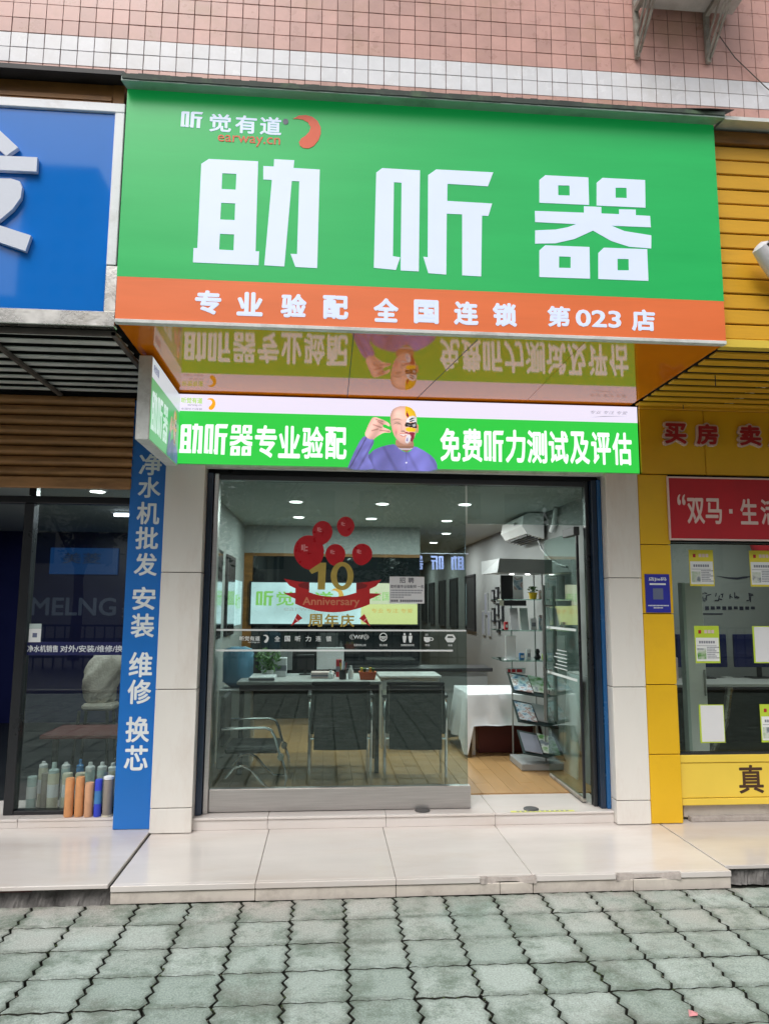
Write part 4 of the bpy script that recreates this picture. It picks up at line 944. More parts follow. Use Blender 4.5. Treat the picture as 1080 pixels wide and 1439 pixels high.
obj('icon', MB().plate([(.692,1.326),(.742,1.326),(.738,1.30),(.725,1.290),(.708,1.290),(.696,1.30)], yw, .001).plate(circle(.748, 1.312, .013, .012, 12), yw, .001, [circle(.748, 1.312, .008, .007, 10)[::-1]]).box(.705, .708, yw, yw+.001, 1.334, 1.350).box(.717, .720, yw, yw+.001, 1.334, 1.350), 'decal_white', wb)
obj('icon', MB().plate([(.842,1.318),(.860,1.345),(.905,1.345),(.922,1.318),(.905,1.290),(.860,1.290)], yw, .001, [[(.866,1.333),(.899,1.333),(.906,1.320),(.859,1.320)]]), 'decal_white', wb)
for t_, a, b in (('免费无线上网', .198, .282), ('禁止吸烟', .378, .432), ('免费提供洗手间', .53, .622), ('饮水', .702, .736), ('休息', .866, .898)): T('lettering', wb, 'decal_white', t_, a, b, 1.262, 1.277, yw, bold=.02)
jn = thing('job_notice', 'white paper hiring notice taped on the glass right of the balloons', 'notice', (.57, 5.07, 1.56))
obj('sheet', MB().box(.447, .697, yw-.001, yw, 1.562, 1.752), 'paper', jn)
for c_, a in (('招', .518), ('聘', .580)): T('character', jn, 'print_dark', c_, a, a+.042, 1.706, 1.746, yw-.0016, bold=.02)
T('lettering', jn, 'print_dark', '助听器专业验配师 一名', .455, .690, 1.670, 1.694, yw-.0016, bold=.02)
for z, a, b in ((1.650, .457, .685), (1.633, .457, .668), (1.617, .457, .60), (1.601, .457, .55)):
    mb = MB(); x = a
    while x < b: mb.box(x, x+.007, yw-.0016, yw-.0012, z, z+.009); x += .0105
    obj('lettering', mb, 'print_grey', jn)
mb = MB()
for k in range(17):
    if k != 4: mb.box(.457+k*.0134, .466+k*.0134, yw-.0016, yw-.0012, 1.573, 1.588)
obj('lettering', mb, 'print_dark', jn)

# ================================================================== CENTRE SHOP INTERIOR
dl = thing('ceiling_downlight', 'x', 'downlight', (0, 0, 2.452), group='round downlights in the middle shop ceiling', local=True)
obj('rim', MB().lathe(0, 0, [(.075, .0095), (.072, .002), (.058, .0)], 20), 'ac_white', dl)
obj('diffuser', MB().lathe(0, 0, [(.055, -.003), (.054, .001)], 20), 'lamp', dl)
spots = [(-.28, 6.29, 'nearest downlight above the balloon sticker, left of its row'), (.49, 6.33, 'nearest row downlight above the right side balloons'), (1.23, 6.28, 'nearest row downlight beside the air conditioner'),
         (-.30, 7.42, 'second row downlight farthest to the left'), (.46, 7.45, 'second row downlight near the highest balloon'), (1.28, 7.54, 'second row downlight over the corridor'), (1.50, 8.89, 'third row downlight over the corridor'), (1.54, 10.24, 'fourth row downlight in the corridor')]
ll = bpy.data.lights.new('downlight_lamp', 'AREA'); ll.shape = 'DISK'; ll.size = .1; ll.energy = 6; ll.color = (.93, 1, .97)
spots += [(1.50, 12.0, 'downlight far down the corridor, last but one'), (1.54, 14.4, 'downlight at the very end of the corridor')]
for i, (x, y, lab) in enumerate(spots):
    o = dl if i == 0 else dup(dl, (x, y, 2.452)); o.location = (x, y, 2.452); o['label'] = lab
    lo = bpy.data.objects.new('downlight_lamp', ll); C.objects.link(lo); lo.parent = o; lo.location = (0, 0, -.012)
lb = thing('light_box', 'glowing advertising light box on the dark back wall behind the ribbon sticker', 'light box', (.1, 8.3, 1.33))
obj('frame', MB().box(-.875, 1.075, 8.285, 8.338, 1.315, 1.815), 'frame_black', lb)
obj('panel', MB().box(-.855, .40, 8.279, 8.2845, 1.33, 1.80), 'light_box', lb); obj('panel', MB().box(.4005, 1.055, 8.279, 8.2845, 1.56, 1.80), 'light_box_warm', lb); obj('panel', MB().box(.4005, 1.055, 8.279, 8.2845, 1.33, 1.5595), 'light_box_yellow', lb)
yb_ = 8.2785
for G, x in ((TING, -.80),): obj('character', glyph(G, x, x+.20, 1.535, 1.70, yb_-.002, .001), 'light_box_lime', lb)
T('lettering', lb, 'light_box_lime', '觉有道', -.57, .08, 1.535, 1.70, yb_, bold=.03)
T('lettering', lb, 'light_box_grey', 'earway.cn', -.48, .06, 1.46, 1.515, yb_, bold=0)
obj('ear_emblem', ear(.02, .20, 1.53, 1.74, yb_-.002, .001), 'light_box_orange', lb)
T('lettering', lb, 'light_box_lime', '全国连锁', .52, 1.0, 1.60, 1.70, yb_, bold=.0)
T('lettering', lb, 'light_box_orange', '专业 专注 专爱', .52, 1.0, 1.46, 1.51, yb_, bold=0)
# glowing mirror-written characters modelled in place of a sign reflected in the glass
hg = thing('reflected_letters', 'bluish glowing mirrored characters standing in for a sign reflection in the glass', 'letters', (1.3, 9.2, 1.9))
obj('rail', MB().tube([(1.0, 9.2, 2.22), (1.85, 9.2, 2.22)], .006, 6).tube([(1.05, 9.2, 2.22), (1.05, 9.2, 2.455)], .003, 5).tube([(1.8, 9.2, 2.22), (1.8, 9.2, 2.455)], .003, 5), 'print_grey', hg)  # added rail and cords to carry the reflection letters
def mirror(mb, c): mb.v = [(2*c-v[0], v[1], v[2]) for v in mb.v]; mb.f = [f[::-1] for f in mb.f]; return mb
for G, x in ((QI, 1.16), (TING, 1.43), (ZHU, 1.70)): obj('character', mirror(glyph(G, x-.085, x+.085, 2.01, 2.19, 9.19, .01), x), 'cool_letter', hg)
# picture frames on the right wall
fr = thing('picture_frame', 'x', 'picture', (2.138, 10.5, 1.18), group='tall black frames along the corridor wall', local=True)
mb = MB().box(-.025, 0, -.35, -.32, 0, .82).box(-.025, 0, .32, .35, 0, .82).box(-.025, 0, -.32, .32, 0, .03).box(-.025, 0, -.32, .32, .79, .82)
obj('frame', mb, 'frame_black', fr); obj('picture', MB().box(-.012, -.002, -.32, .32, .03, .79), 'int_dark', fr)
fr.location = (2.138, 10.5, 1.18); fr['label'] = 'tall black frame on the corridor wall, first from the front'
for y, l in ((11.9, 'second'), (13.1, 'third'), (14.4, 'fourth'), (15.5, 'last and deepest')): dup(fr, (2.138, y, 1.18), 0, 'tall black frame on the corridor wall, %s from the front' % l if 'last' not in l else 'tall black frame on the corridor wall, last and deepest')
sm_ = [(9.02, 1.60, .10, .15, 'uppermost but one'), (8.82, 1.63, .10, .15, 'highest'), (8.80, 1.42, .10, .16, 'middle'), (9.02, 1.34, .10, .18, 'lower left'), (8.78, 1.22, .10, .15, 'lowest'), (8.60, 1.36, .10, .36, 'tall right hand')]
first = None
for y, z, w_, h_, l in sm_:
    t = thing('picture_frame', 'small black frame of the wall cluster beside the cabinet, %s one' % l, 'picture', (2.138, y, z), group='small black frames clustered beside the display cabinet')
    obj('frame', MB().box(2.115, 2.138, y-w_/2-.02, y+w_/2+.02, z, z+h_), 'frame_black', t); obj('picture', MB().box(2.1125, 2.1145, y-w_/2+.01, y+w_/2-.01, z+.025, z+h_-.025), 'cabinet_grey', t)
for y, z, h_, l in ((9.45, 1.42, .30, 'upper'), (9.62, 1.15, .33, 'lower left'), (9.28, 1.15, .33, 'lower right')):
    t = thing('picture_frame', 'slim pale grey frame left of the small black frames, %s' % l, 'picture', (2.138, y, z)); obj('frame', MB().box(2.12, 2.138, y-.07, y+.07, z, z+h_, .004), 'cabinet_grey', t); obj('picture', MB().box(2.118, 2.1195, y-.05, y+.05, z+.02, z+h_-.02), 'print_grey', t)
# left wall: tall mirrors and poster
for y, l in ((6.2, 'front one'), (7.1, 'rear one')):
    t = thing('wall_mirror', 'tall dark framed mirror on the left white wall, %s' % l, 'mirror', (-.948, y, 1.25))
    obj('frame', MB().box(-.948, -.925, y-.28, y+.28, 1.25, 2.02, .004), 'frame_black', t); obj('mirror_glass', MB().box(-.9245, -.922, y-.25, y+.25, 1.28, 1.99), 'chrome', t)
t = thing('wall_poster', 'lit white poster with green characters on the left wall', 'poster', (-.948, 7.75, 1.3)); obj('sheet', MB().box(-.948, -.94, 7.5, 8.1, 1.33, 1.8), 'light_box', t)
mb = text_mb('听力', 7.55, 7.95, 1.5, 1.66, 0, bold=.03); mb.v = [(-.9385-v[1], v[0], v[2]) for v in mb.v]; obj('lettering', mb, 'light_box_lime', t)
# indoor air conditioner
ia = thing('wall_ac_unit', 'white indoor air conditioner high on the right wall', 'air conditioner', (2.0, 6.9, 2.23))
prof = [(2.10, 2.45), (1.95, 2.45), (1.90, 2.42), (1.885, 2.32), (1.93, 2.25), (2.10, 2.20)]
q = len(prof); mb = MB(); mb.v = [(a, 6.75, b) for a, b in prof]+[(a, 7.6, b) for a, b in prof]; mb.f = [tuple(range(q)), tuple(range(q, 2*q))[::-1]]+[(k, k+q, (k+1) % q+q, (k+1) % q) for k in range(q)]
obj('body', mb, 'ac_white', ia)
for k in range(5):
    x = 1.94+k*.034; obj('louvre', MB().box(x, x+.012, 6.8, 7.55, 2.226-k*.008, 2.242-k*.009), 'ac_dark', ia)
obj('badge', MB().box(1.868, 1.874, 6.9, 7.0, 2.35, 2.375), 'chrome', ia)
obj('pipe', MB().tube([(2.10, 6.53, 2.25), (2.10, 6.45, 2.30), (2.11, 6.40, 2.455)], .022, 8), 'ac_white', ia, smooth=True)
obj('hose', MB().tube([(2.08, 6.9, 2.21), (2.09, 6.8, 2.10), (2.105, 6.6, 1.99), (2.12, 6.4, 1.93), (2.13, 6.2, 1.90)], .011, 6), 'cabinet_grey', ia, smooth=True)
# display stand
ds = thing('display_stand', 'glass display stand with lit grey canopy and sloping brochure trays', 'display stand', (1.78, 6.4, .17))
DX0, DX1, DY0, DY1 = 1.50, 1.98, 6.15, 6.6
obj('canopy', MB().add([(DX0, 6.2, 1.84), (DX1, 6.15, 1.83), (DX1, 6.62, 1.84), (DX0, 6.85, 1.85), (DX0+.02, 6.2, 1.965), (DX1, 6.15, 1.955), (DX1, 6.62, 1.965), (DX0, 6.85, 1.975)], [(3, 2, 1, 0), (4, 5, 6, 7), (0, 1, 5, 4), (1, 2, 6, 5), (2, 3, 7, 6), (3, 0, 4, 7)]), 'cabinet_grey', ds)
for x, y in ((1.66, 6.32), (1.80, 6.30)): obj('spot_lamp', MB().lathe(x, y, [(.022, 1.828), (.02, 1.833)], 12), 'lamp', ds)
for x, y in ((1.90, 6.2), (1.95, 6.62), (1.72, 6.60)): obj('post', MB().tube([(x, y, .18), (x, y, 1.84)], .007, 8), 'cabinet_grey', ds, smooth=True)
obj('base', MB().box(1.66, 2.02, 6.1, 6.5, .172, .23, .006), 'cabinet_grey', ds)

for z in (1.60, 1.33, 1.07): obj('shelf', MB().box(DX0+.03, DX1, DY0+.02, DY1, z, z+.008), 'shelf_glass', ds)
for z, x0, x1 in ((.82, 1.58, 1.93), (.58, 1.62, 1.95), (.32, 1.66, 2.0)):
    tr = obj('tray', MB().add([(x0, 6.05, z), (x1, 5.98, z-.05), (x1+.02, 6.28, z+.08), (x0+.03, 6.35, z+.14), (x0, 6.05, z+.008), (x1, 5.98, z-.042), (x1+.02, 6.28, z+.088), (x0+.03, 6.35, z+.148)], [(3, 2, 1, 0), (4, 5, 6, 7), (0, 1, 5, 4), (1, 2, 6, 5), (2, 3, 7, 6), (3, 0, 4, 7)]), 'dark_teal', ds)
def brochure(x0, x1, z, m, lab):
    zc = z+.012
    o = obj('brochure', MB().add([(x0, 6.06, zc), (x1, 6.02, zc-.02), (x1+.02, 6.26, zc+.085), (x0+.02, 6.31, zc+.11), (x0, 6.06, zc+.006), (x1, 6.02, zc-.014), (x1+.02, 6.26, zc+.091), (x0+.02, 6.31, zc+.116)], [(3, 2, 1, 0), (4, 5, 6, 7), (0, 1, 5, 4), (1, 2, 6, 5), (2, 3, 7, 6), (3, 0, 4, 7)]), m)
    tag(o, lab, 'brochure')
brochure(1.60, 1.75, .83, 'print_photo', 'pale blue brochure on the top sloping tray'); brochure(1.765, 1.91, .815, 'print_photo_green', 'green edged brochure on the top sloping tray')
brochure(1.64, 1.78, .59, 'print_photo', 'white leaflet on the middle sloping tray'); brochure(1.795, 1.93, .575, 'cabinet_grey', 'grey leaflet on the middle sloping tray')
brochure(1.68, 1.82, .33, 'print_grey', 'dark grey leaflet on the lowest sloping tray'); brochure(1.835, 1.97, .315, 'print_photo_green', 'greenish leaflet on the lowest sloping tray')
t = thing('leaflet_holder', 'black holder with a white photo leaflet on the highest shelf', 'holder', (1.63, 6.25, 1.61))
obj('back', MB().box(1.55, 1.66, 6.28, 6.30, 1.609, 1.82), 'black_plastic', t); obj('leaflet', MB().box(1.645, 1.735, 6.22, 6.226, 1.609, 1.81), 'paper_white', t); obj('photo', MB().box(1.650, 1.730, 6.2185, 6.2195, 1.69, 1.80), 'print_photo', t); obj('tray', MB().box(1.54, 1.74, 6.15, 6.30, 1.55, 1.597), 'black_plastic', t)
t = thing('potted_plant', 'small green plant in a yellow pot on the highest shelf', 'plant', (1.83, 6.25, 1.609))
obj('pot', MB().lathe(1.83, 6.25, [(.030, 1.609), (.038, 1.66), (.040, 1.668), (.034, 1.668)], 14), 'pot_yellow', t, smooth=True)
mb = MB()
for i in range(60):
    a = rnd.uniform(0, 6.28); r = rnd.uniform(0, .045); z = rnd.uniform(1.665, 1.72); c_ = Vector((1.83+r*math.cos(a), 6.25+r*math.sin(a), z)); u = Vector((rnd.uniform(-1, 1), rnd.uniform(-1, 1), rnd.uniform(-.3, 1))).normalized()*.014; v = u.orthogonal().normalized()*.007
    mb.quad(c_-u, c_-v, c_+u, c_+v)
obj('leaves', mb, 'leaf', t, kind='stuff')
for x, m, l in ((1.62, 'paper', 'white booklet leaning on the middle glass shelf'), (1.71, 'aqua', 'pale teal booklet leaning on the middle glass shelf')):
    tag(obj('booklet', MB().add([(x, 6.22, 1.339), (x+.07, 6.22, 1.339), (x+.08, 6.30, 1.53), (x+.01, 6.30, 1.53), (x, 6.23, 1.339), (x+.07, 6.23, 1.339), (x+.08, 6.31, 1.53), (x+.01, 6.31, 1.53)], [(0, 1, 2, 3), (7, 6, 5, 4), (0, 3, 7, 4), (1, 5, 6, 2), (3, 2, 6, 7)]), m), l, 'booklet')
t = thing('phone_stand', 'white upright card stand on the lower glass shelf', 'card stand', (1.62, 6.25, 1.079)); obj('card', MB().box(1.575, 1.665, 6.25, 6.258, 1.085, 1.29, .003), 'paper_white', t); obj('base', MB().box(1.57, 1.67, 6.22, 6.30, 1.079, 1.084), 'paper', t)
t = thing('figurine', 'small dark figurine on the lower glass shelf', 'figurine', (1.86, 6.25, 1.079)); obj('body', MB().lathe(1.86, 6.25, [(.02, 1.079), (.032, 1.10), (.014, 1.13), (.024, 1.15), (.012, 1.175)], 10), 'black_plastic', t, smooth=True)
items = [(1.585, 1.339, .03, .07, 'red_item', 'small red carton at the left end of the middle glass shelf'), (1.83, 1.339, .05, .10, 'paper', 'white carton at the right of the middle glass shelf'), (1.90, 1.339, .035, .13, 'print_photo', 'tall printed carton at the right end of the middle glass shelf'), (1.72, 1.079, .04, .06, 'clear_blue', 'small blue carton in the middle of the lower glass shelf'),
         (1.78, 1.079, .035, .09, 'paper', 'slim white carton in the middle of the lower glass shelf'), (1.925, 1.079, .04, .05, 'paper_green', 'small green carton at the right end of the lower glass shelf'), (1.91, 1.609, .045, .08, 'pinkish', 'pink carton at the right end of the highest shelf')]
for x, z, w_, h_, m, l in items:
    t = thing('product_carton', l, 'carton', (x, 6.26, z)); obj('body', MB().box(x-w_/2, x+w_/2, 6.24, 6.275, z, z+h_, .002), m, t); obj('label', MB().box(x-w_*.35, x+w_*.35, 6.2385, 6.2395, z+h_*.3, z+h_*.65), 'print_grey' if m == 'paper' else 'paper_white', t)
for i, (x, z, l) in enumerate(((1.70, .95, 'upper red printed notice strip behind the trays'), )):
    t = thing('tray_notice', l, 'notice', (x, 6.36, z)); obj('strip', MB().box(1.60, 1.78, 6.36, 6.363, z, z+.05), 'paper', t); obj('print', MB().box(1.62, 1.645, 6.358, 6.3595, z+.012, z+.04).box(1.655, 1.69, 6.358, 6.3595, z+.012, z+.04).box(1.70, 1.75, 6.358, 6.3595, z+.012, z+.04), 'red_item', t)
# round table with cloth
tb = thing('side_table', 'small table with open front under a white cloth', 'table', (1.66, 6.95, .17))
obj('top', MB().box(1.36, 2.02, 6.75, 7.45, .70, .72), 'table_white', tb)
for x in (1.39, 1.99):
    for y in (6.78, 7.42): obj('leg', MB().box(x-.015, x+.015, y-.015, y+.015, .172, .699), 'table_white', tb)
mb = MB(); n = 64; ring = []
def cloth_pt(u):
    P = [(1.33, 6.72), (2.05, 6.72), (2.05, 7.48), (1.33, 7.48)]; k = int(u*4) % 4; f = u*4-int(u*4); a, b = P[k], P[(k+1) % 4]
    return a[0]+(b[0]-a[0])*f, a[1]+(b[1]-a[1])*f
rows = []
for lv, (o_, z) in enumerate(((-.01, .728), (.0, .722), (.012, .66), (.03, .55), (.05, .40), (.065, .30))):
    r_ = []
    for i in range(n):
        u = i/n; x, y = cloth_pt(u); dx, dy = x-1.69, y-7.1; wv = math.sin(u*2*math.pi*13)*.012*lv/3+math.sin(u*2*math.pi*5+1)*.01*lv/3
        L_ = math.hypot(dx, dy); corner = abs(u*4-round(u*4)) < .18
        zz = z-(.10 if corner and lv == 5 else 0)
        if lv >= 4 and .1 < u*4 < .9: zz = max(zz, .50-.01*lv)
        r_.append((x+dx/L_*(o_+wv), y+dy/L_*(o_+wv), zz))
    rows.append(r_)
mb.v = [p for r_ in rows for p in r_]
for a in range(len(rows)-1):
    for i in range(n): mb.f.append((a*n+i, a*n+(i+1) % n, (a+1)*n+(i+1) % n, (a+1)*n+i))
mb.f.append(tuple(range(n)))
tag(obj('tablecloth', mb, 'cloth_white', smooth=True), 'white cloth hanging in folds over the side table', 'tablecloth')
tag(obj('storage_box', MB().box(1.45, 1.98, 6.85, 7.3, .172, .46, .006), 'dark_red'), 'dark red box under the cloth covered table', 'box')
t = thing('red_bow', 'red ribbon bow lying on the white tablecloth', 'bow', (1.93, 6.85, .729))
mb = MB()
for s in (-1, 1): mb.tube([(1.93, 6.85, .745), (1.93+s*.05, 6.83, .80), (1.93+s*.10, 6.84, .77), (1.93+s*.05, 6.86, .745)], [.008, .03, .028, .008], 8)
obj('loops', mb, 'red_item', t, smooth=True); obj('knot', MB().lathe(1.93, 6.85, [(.012, .729), (.02, .745), (.012, .76)], 8), 'red_item', t)
# wall panel standing beside the door (leaning boards)
for i, (x, l, m) in enumerate(((2.06, 'tall grey printed board leaning inside the right wall by the door', 'cabinet_grey'), (2.02, 'white printed board leaning beside the open door', 'paper'))):
    tag(obj('leaning_board', MB().add([(x, 5.6+i*.18, .172), (x, 5.95+i*.18, .172), (x+.06, 5.95+i*.18, .98), (x+.06, 5.6+i*.18, .98), (x+.012, 5.6+i*.18, .172), (x+.012, 5.95+i*.18, .172), (x+.072, 5.95+i*.18, .98), (x+.072, 5.6+i*.18, .98)], [(0, 3, 2, 1), (4, 5, 6, 7), (0, 1, 5, 4), (1, 2, 6, 5), (2, 3, 7, 6), (3, 0, 4, 7)]), m), l, 'board')
# counters and desk
ct = thing('reception_counter', 'grey counter with black top at the back near the corridor', 'counter', (1.3, 8, .17))
obj('front', MB().box(.2, 1.78, 7.9, 8.28, .17, .83), 'cabinet_grey', ct); obj('top', MB().box(.15, 1.83, 7.84, 8.275, .832, .872, .006), 'black_plastic', ct)
dk = thing('desk', 'long dark desk behind the chairs with papers on top', 'desk', (-.1, 6.4, .17))
obj('top', MB().box(-.72, .47, 6.05, 6.75, .890, .92, .005), 'table_white', dk); obj('apron', MB().box(-.70, .45, 6.07, 6.09, .84, .889), 'black_plastic', dk); obj('front_panel', MB().box(-.69, .44, 6.45, 6.47, .56, .884), 'int_dark', dk)
for x in (-.70, .42):
    for y in (6.1, 6.66): obj('leg', MB().box(x, x+.035, y, y+.035, .171, .884), 'black_plastic', dk)
for x0, x1, y, z1, m, lab in ((-.60, -.30, 6.65, 1.13, 'cabinet_grey', 'grey upright screen panel at the left of the desk'), (-.08, .17, 6.68, 1.16, 'cloth_white', 'white panel standing behind the middle of the desk'), (-.26, -.10, 6.62, 1.10, 'black_plastic', 'black monitor on the desk seen through the glass')):
    t = thing('desk_screen', lab, 'screen', ((x0+x1)/2, y, .92)); obj('panel', MB().box(x0, x1, y, y+.02, .96, z1, .004), m, t); obj('foot', MB().box((x0+x1)/2-.05, (x0+x1)/2+.05, y-.04, y+.06, .921, .93).box((x0+x1)/2-.012, (x0+x1)/2+.012, y, y+.015, .931, .965), 'black_plastic', t)
for x, h_, l in ((.22, .11, 'white bottle on the desk near the basket'), (.05, .07, 'low white cup on the desk before the white panel')):
    tag(obj('desk_bottle', MB().lathe(x, 6.25, [(.022, .921), (.024, .921+h_*.6), (.010, .921+h_*.8), (.010, .921+h_)], 12), 'paper_white', smooth=True), l, 'bottle')
t = thing('orange_basket', 'orange basket of small items on the desk corner', 'basket', (.36, 6.2, .921)); obj('basket', MB().add([(.30, 6.15, .921), (.42, 6.15, .921), (.42, 6.25, .921), (.30, 6.25, .921), (.285, 6.14, .985), (.435, 6.14, .985), (.435, 6.26, .985), (.285, 6.26, .985)], [(3, 2, 1, 0), (0, 1, 5, 4), (1, 2, 6, 5), (2, 3, 7, 6), (3, 0, 4, 7), (4, 5, 6, 7)]), 'basket_orange', t)
for i in range(5): obj('packet', MB().box(.30+i*.025, .318+i*.025, 6.16, 6.23, .9855, 1.0+rnd.uniform(0, .02)), ['paper_yellow', 'leaf', 'paper', 'pot_yellow', 'leaf'][i], t)
for (x, y, w_, d_, h_, m, l) in ((-.52, 6.2, .21, .28, .03, 'paper', 'stack of white papers at the left end of the dark desk'), (-.02, 6.35, .20, .14, .05, 'pinkish', 'small pink box on the dark desk before the white panel'), (.12, 6.42, .05, .05, .15, 'red_item', 'red canister at the back of the dark desk'), (-.40, 6.5, .12, .10, .16, 'paper', 'white carton behind the paper stack on the desk')):
    t = thing('desk_item', l, 'box', (x, y, .921)); obj('body', MB().box(x-w_/2, x+w_/2, y-d_/2, y+d_/2, .9215, .9215+h_, .004), m, t); obj('band', MB().box(x-w_/2-.001, x+w_/2+.001, y-d_/2-.001, y-d_/2, .9215+h_*.3, .9215+h_*.6), 'print_grey', t)
t = thing('pen_holder', 'dark pen holder with pens on the desk near the white bottle', 'pen holder', (.15, 6.2, .921)); obj('cup', MB().lathe(.15, 6.2, [(.03, .9215), (.033, 1.0), (.028, 1.0), (.028, .94)], 12), 'black_plastic', t, smooth=True)
for k in range(5): obj('pen', MB().tube([(.15+.01*math.cos(k*1.3), 6.2+.01*math.sin(k*1.3), .945), (.15+.032*math.cos(k*1.3), 6.2+.03*math.sin(k*1.3), 1.06+.01*(k % 3))], .004, 6), ['red_item', 'clear_blue', 'black_plastic', 'paper_yellow', 'paper'][k], t)
t = thing('sideboard', 'white low cabinet behind the right visitor chair', 'cabinet', (.85, 7.3, .17)); obj('body', MB().box(.55, 1.12, 7.1, 7.5, .17, .84, .004), 'table_white', t); obj('top', MB().box(.53, 1.14, 7.08, 7.52, .842, .865, .004), 'table_white', t); obj('door', MB().box(.56, .83, 7.09, 7.098, .2, .82), 'cabinet_grey', t)
# visitor chairs seen from behind
def chair():
    t = thing('visitor_chair', 'x', 'chair', (0, 0, 0), group='black visitor chairs with chrome legs behind the glass', local=True)
    for s in (-1, 1):
        x = s*.235
        obj('leg', MB().tube([(x, .04, .0), (x, .03, .44), (x, .02, .50)], .012, 8), 'chrome', t, smooth=True)
        obj('leg', MB().tube([(x, .50, .0), (x, .50, .62), (x, .46, .645), (x, .05, .645), (x, .03, .62), (x, .03, .50)], .012, 8), 'chrome', t, smooth=True)
        obj('armrest', MB().box(x-.025, x+.025, .08, .42, .658, .682, .006), 'black_plastic', t)
    obj('back_frame', MB().box(-.225, .225, .0, .025, .76, .79, .008).box(-.225, -.205, .0, .025, .40, .759).box(.205, .225, .0, .025, .40, .759), 'black_plastic', t)
    bk = MB(); n = 10
    for i in range(n):
        x0, x1 = -.203+.406*i/n, -.203+.406*(i+1)/n; f = lambda x: .014-.02*(1-(x/.203)**2)
        bk.add([(x0, f(x0), .28), (x1, f(x1), .28), (x1, f(x1), .758), (x0, f(x0), .758), (x0, f(x0)+.008, .28), (x1, f(x1)+.008, .28), (x1, f(x1)+.008, .758), (x0, f(x0)+.008, .758)], [(0, 1, 2, 3), (7, 6, 5, 4), (0, 4, 5, 1)])
    obj('backrest', bk, 'black_mesh', t, smooth=True)
    obj('seat', MB().box(-.225, .225, .04, .50, .41, .47, .015), 'black_mesh', t)
    obj('crossbar', MB().tube([(-.235, .03, .36), (.235, .03, .36)], .009, 8), 'chrome', t)
    return t
c1 = chair(); c1.location = (.125, 5.62, .171); c1['label'] = 'black visitor chair left of the pair, in front of the dark desk'
c2 = dup(c1, (.70, 5.60, .171), R(-4), 'black visitor chair right of the pair, in front of the white cabinet')
cc = thing('cantilever_chair', 'chrome cantilever armchair standing sideways at the left window edge', 'armchair', (-.5, 5.8, .17))
for y in (5.55, 6.0):
    pth = [(-.76, .625), (-.56, .632), (-.44, .632), (-.395, .615), (-.37, .57), (-.34, .47), (-.31, .40), (-.285, .33), (-.275, .26), (-.285, .20), (-.33, .183), (-.40, .19), (-.46, .24), (-.54, .33), (-.60, .36), (-.66, .345), (-.72, .27)]
    obj('frame_tube', MB().tube([(a, y, b) for a, b in pth], .011, 8), 'chrome', cc, smooth=True)
    obj('joint', MB().tube([(-.32, y-.02, .42), (-.32, y+.02, .42)], .025, 12), 'steel', cc)
obj('seat', MB().box(-.74, -.34, 5.57, 5.98, .44, .485, .015), 'black_mesh', cc); obj('backrest', MB().box(-.78, -.745, 5.58, 5.97, .49, .86, .012), 'black_mesh', cc)
wd = thing('water_dispenser', 'water dispenser with a pale blue bottle by the left wall', 'water dispenser', (-.75, 6.0, .17))
obj('body', MB().box(-.90, -.62, 6.3, 6.6, .172, .83, .01), 'ac_white', wd); obj('bottle', MB().lathe(-.76, 6.45, [(.06, .831), (.13, .88), (.135, 1.12), (.12, 1.16), (.06, 1.18)], 20), 'water_blue', wd, smooth=True)
t = thing('potted_plant', 'leafy green plant on the left beside the water bottle', 'plant', (-.52, 6.5, .92)); obj('pot', MB().lathe(-.5, 6.4, [(.04, .921), (.055, .97), (.057, .98)], 12), 'ac_white', t); mb = MB()
for i in range(160):
    a = rnd.uniform(0, 6.28); r = rnd.uniform(0, .11); z = rnd.uniform(.98, 1.16); c_ = Vector((-.5+r*math.cos(a), 6.4+r*math.sin(a), z)); u = Vector((rnd.uniform(-1, 1), rnd.uniform(-1, 1), rnd.uniform(-.5, 1))).normalized()*.03; v = u.orthogonal().normalized()*.012
    mb.quad(c_-u, c_-v, c_+u, c_+v)
obj('leaves', mb, 'leaf', t, kind='stuff')

# ================================================================== LEFT SHOP CONTENT
dots = ((-1.78, 5.62, 'left shop downlight close behind the transom glass'), (-2.9, 7.2, 'left shop downlight seen through the open door'))
for x, y, l in dots:
    o = dup(dl, (x, y, 2.41), 0, l); o['group'] = 'downlights in the left shop ceiling'
    for ch in list(o.children):
        if ch.type == 'LIGHT': ch.data = ch.data.copy(); ch.data.energy = 10
tul = bpy.data.lights.new('tube_lamp', 'AREA'); tul.shape = 'RECTANGLE'; tul.size = .4; tul.size_y = .03; tul.energy = 9; tul.color = (.85, .9, 1)
tl_ = thing('tube_light', 'short bright tube light under the left shop ceiling', 'light', (-1.75, 6.9, 2.3)); obj('tube', MB().tube([(-2.02, 6.9, 2.385), (-1.62, 6.9, 2.385)], .016, 10), 'cool_tube', tl_); obj('fixture', MB().box(-2.05, -1.59, 6.88, 6.92, 2.402, 2.419), 'ac_white', tl_)
tlo = bpy.data.objects.new('tube_lamp', tul); C.objects.link(tlo); tlo.parent = tl_; tlo.location = (-.07, 0, .06)
t = thing('wall_poster', 'blue lit poster with outline lettering high in the left shop', 'poster', (-2.6, 8.9, 1.9)); obj('sheet', MB().box(-3.35, -2.55, 8.95, 8.99, 1.90, 2.22), 'screen_blue', t); T('lettering', t, 'ghost_letter', '美菱', -3.2, -2.75, 2.03, 2.16, 8.945, bold=.01)
t = thing('window_sticker', 'small white and teal label on the left shop glass', 'sticker', (-2.0, 5.14, 1.28)); obj('sheet', MB().box(-2.035, -1.955, 5.150, 5.152, 1.283, 1.375), 'paper_white', t); obj('header', MB().box(-2.035, -1.955, 5.150, 5.152, 1.376, 1.408), 'aqua', t); obj('mark', MB().box(-2.01, -1.98, 5.149, 5.1496, 1.315, 1.345), 'ghost_letter', t)
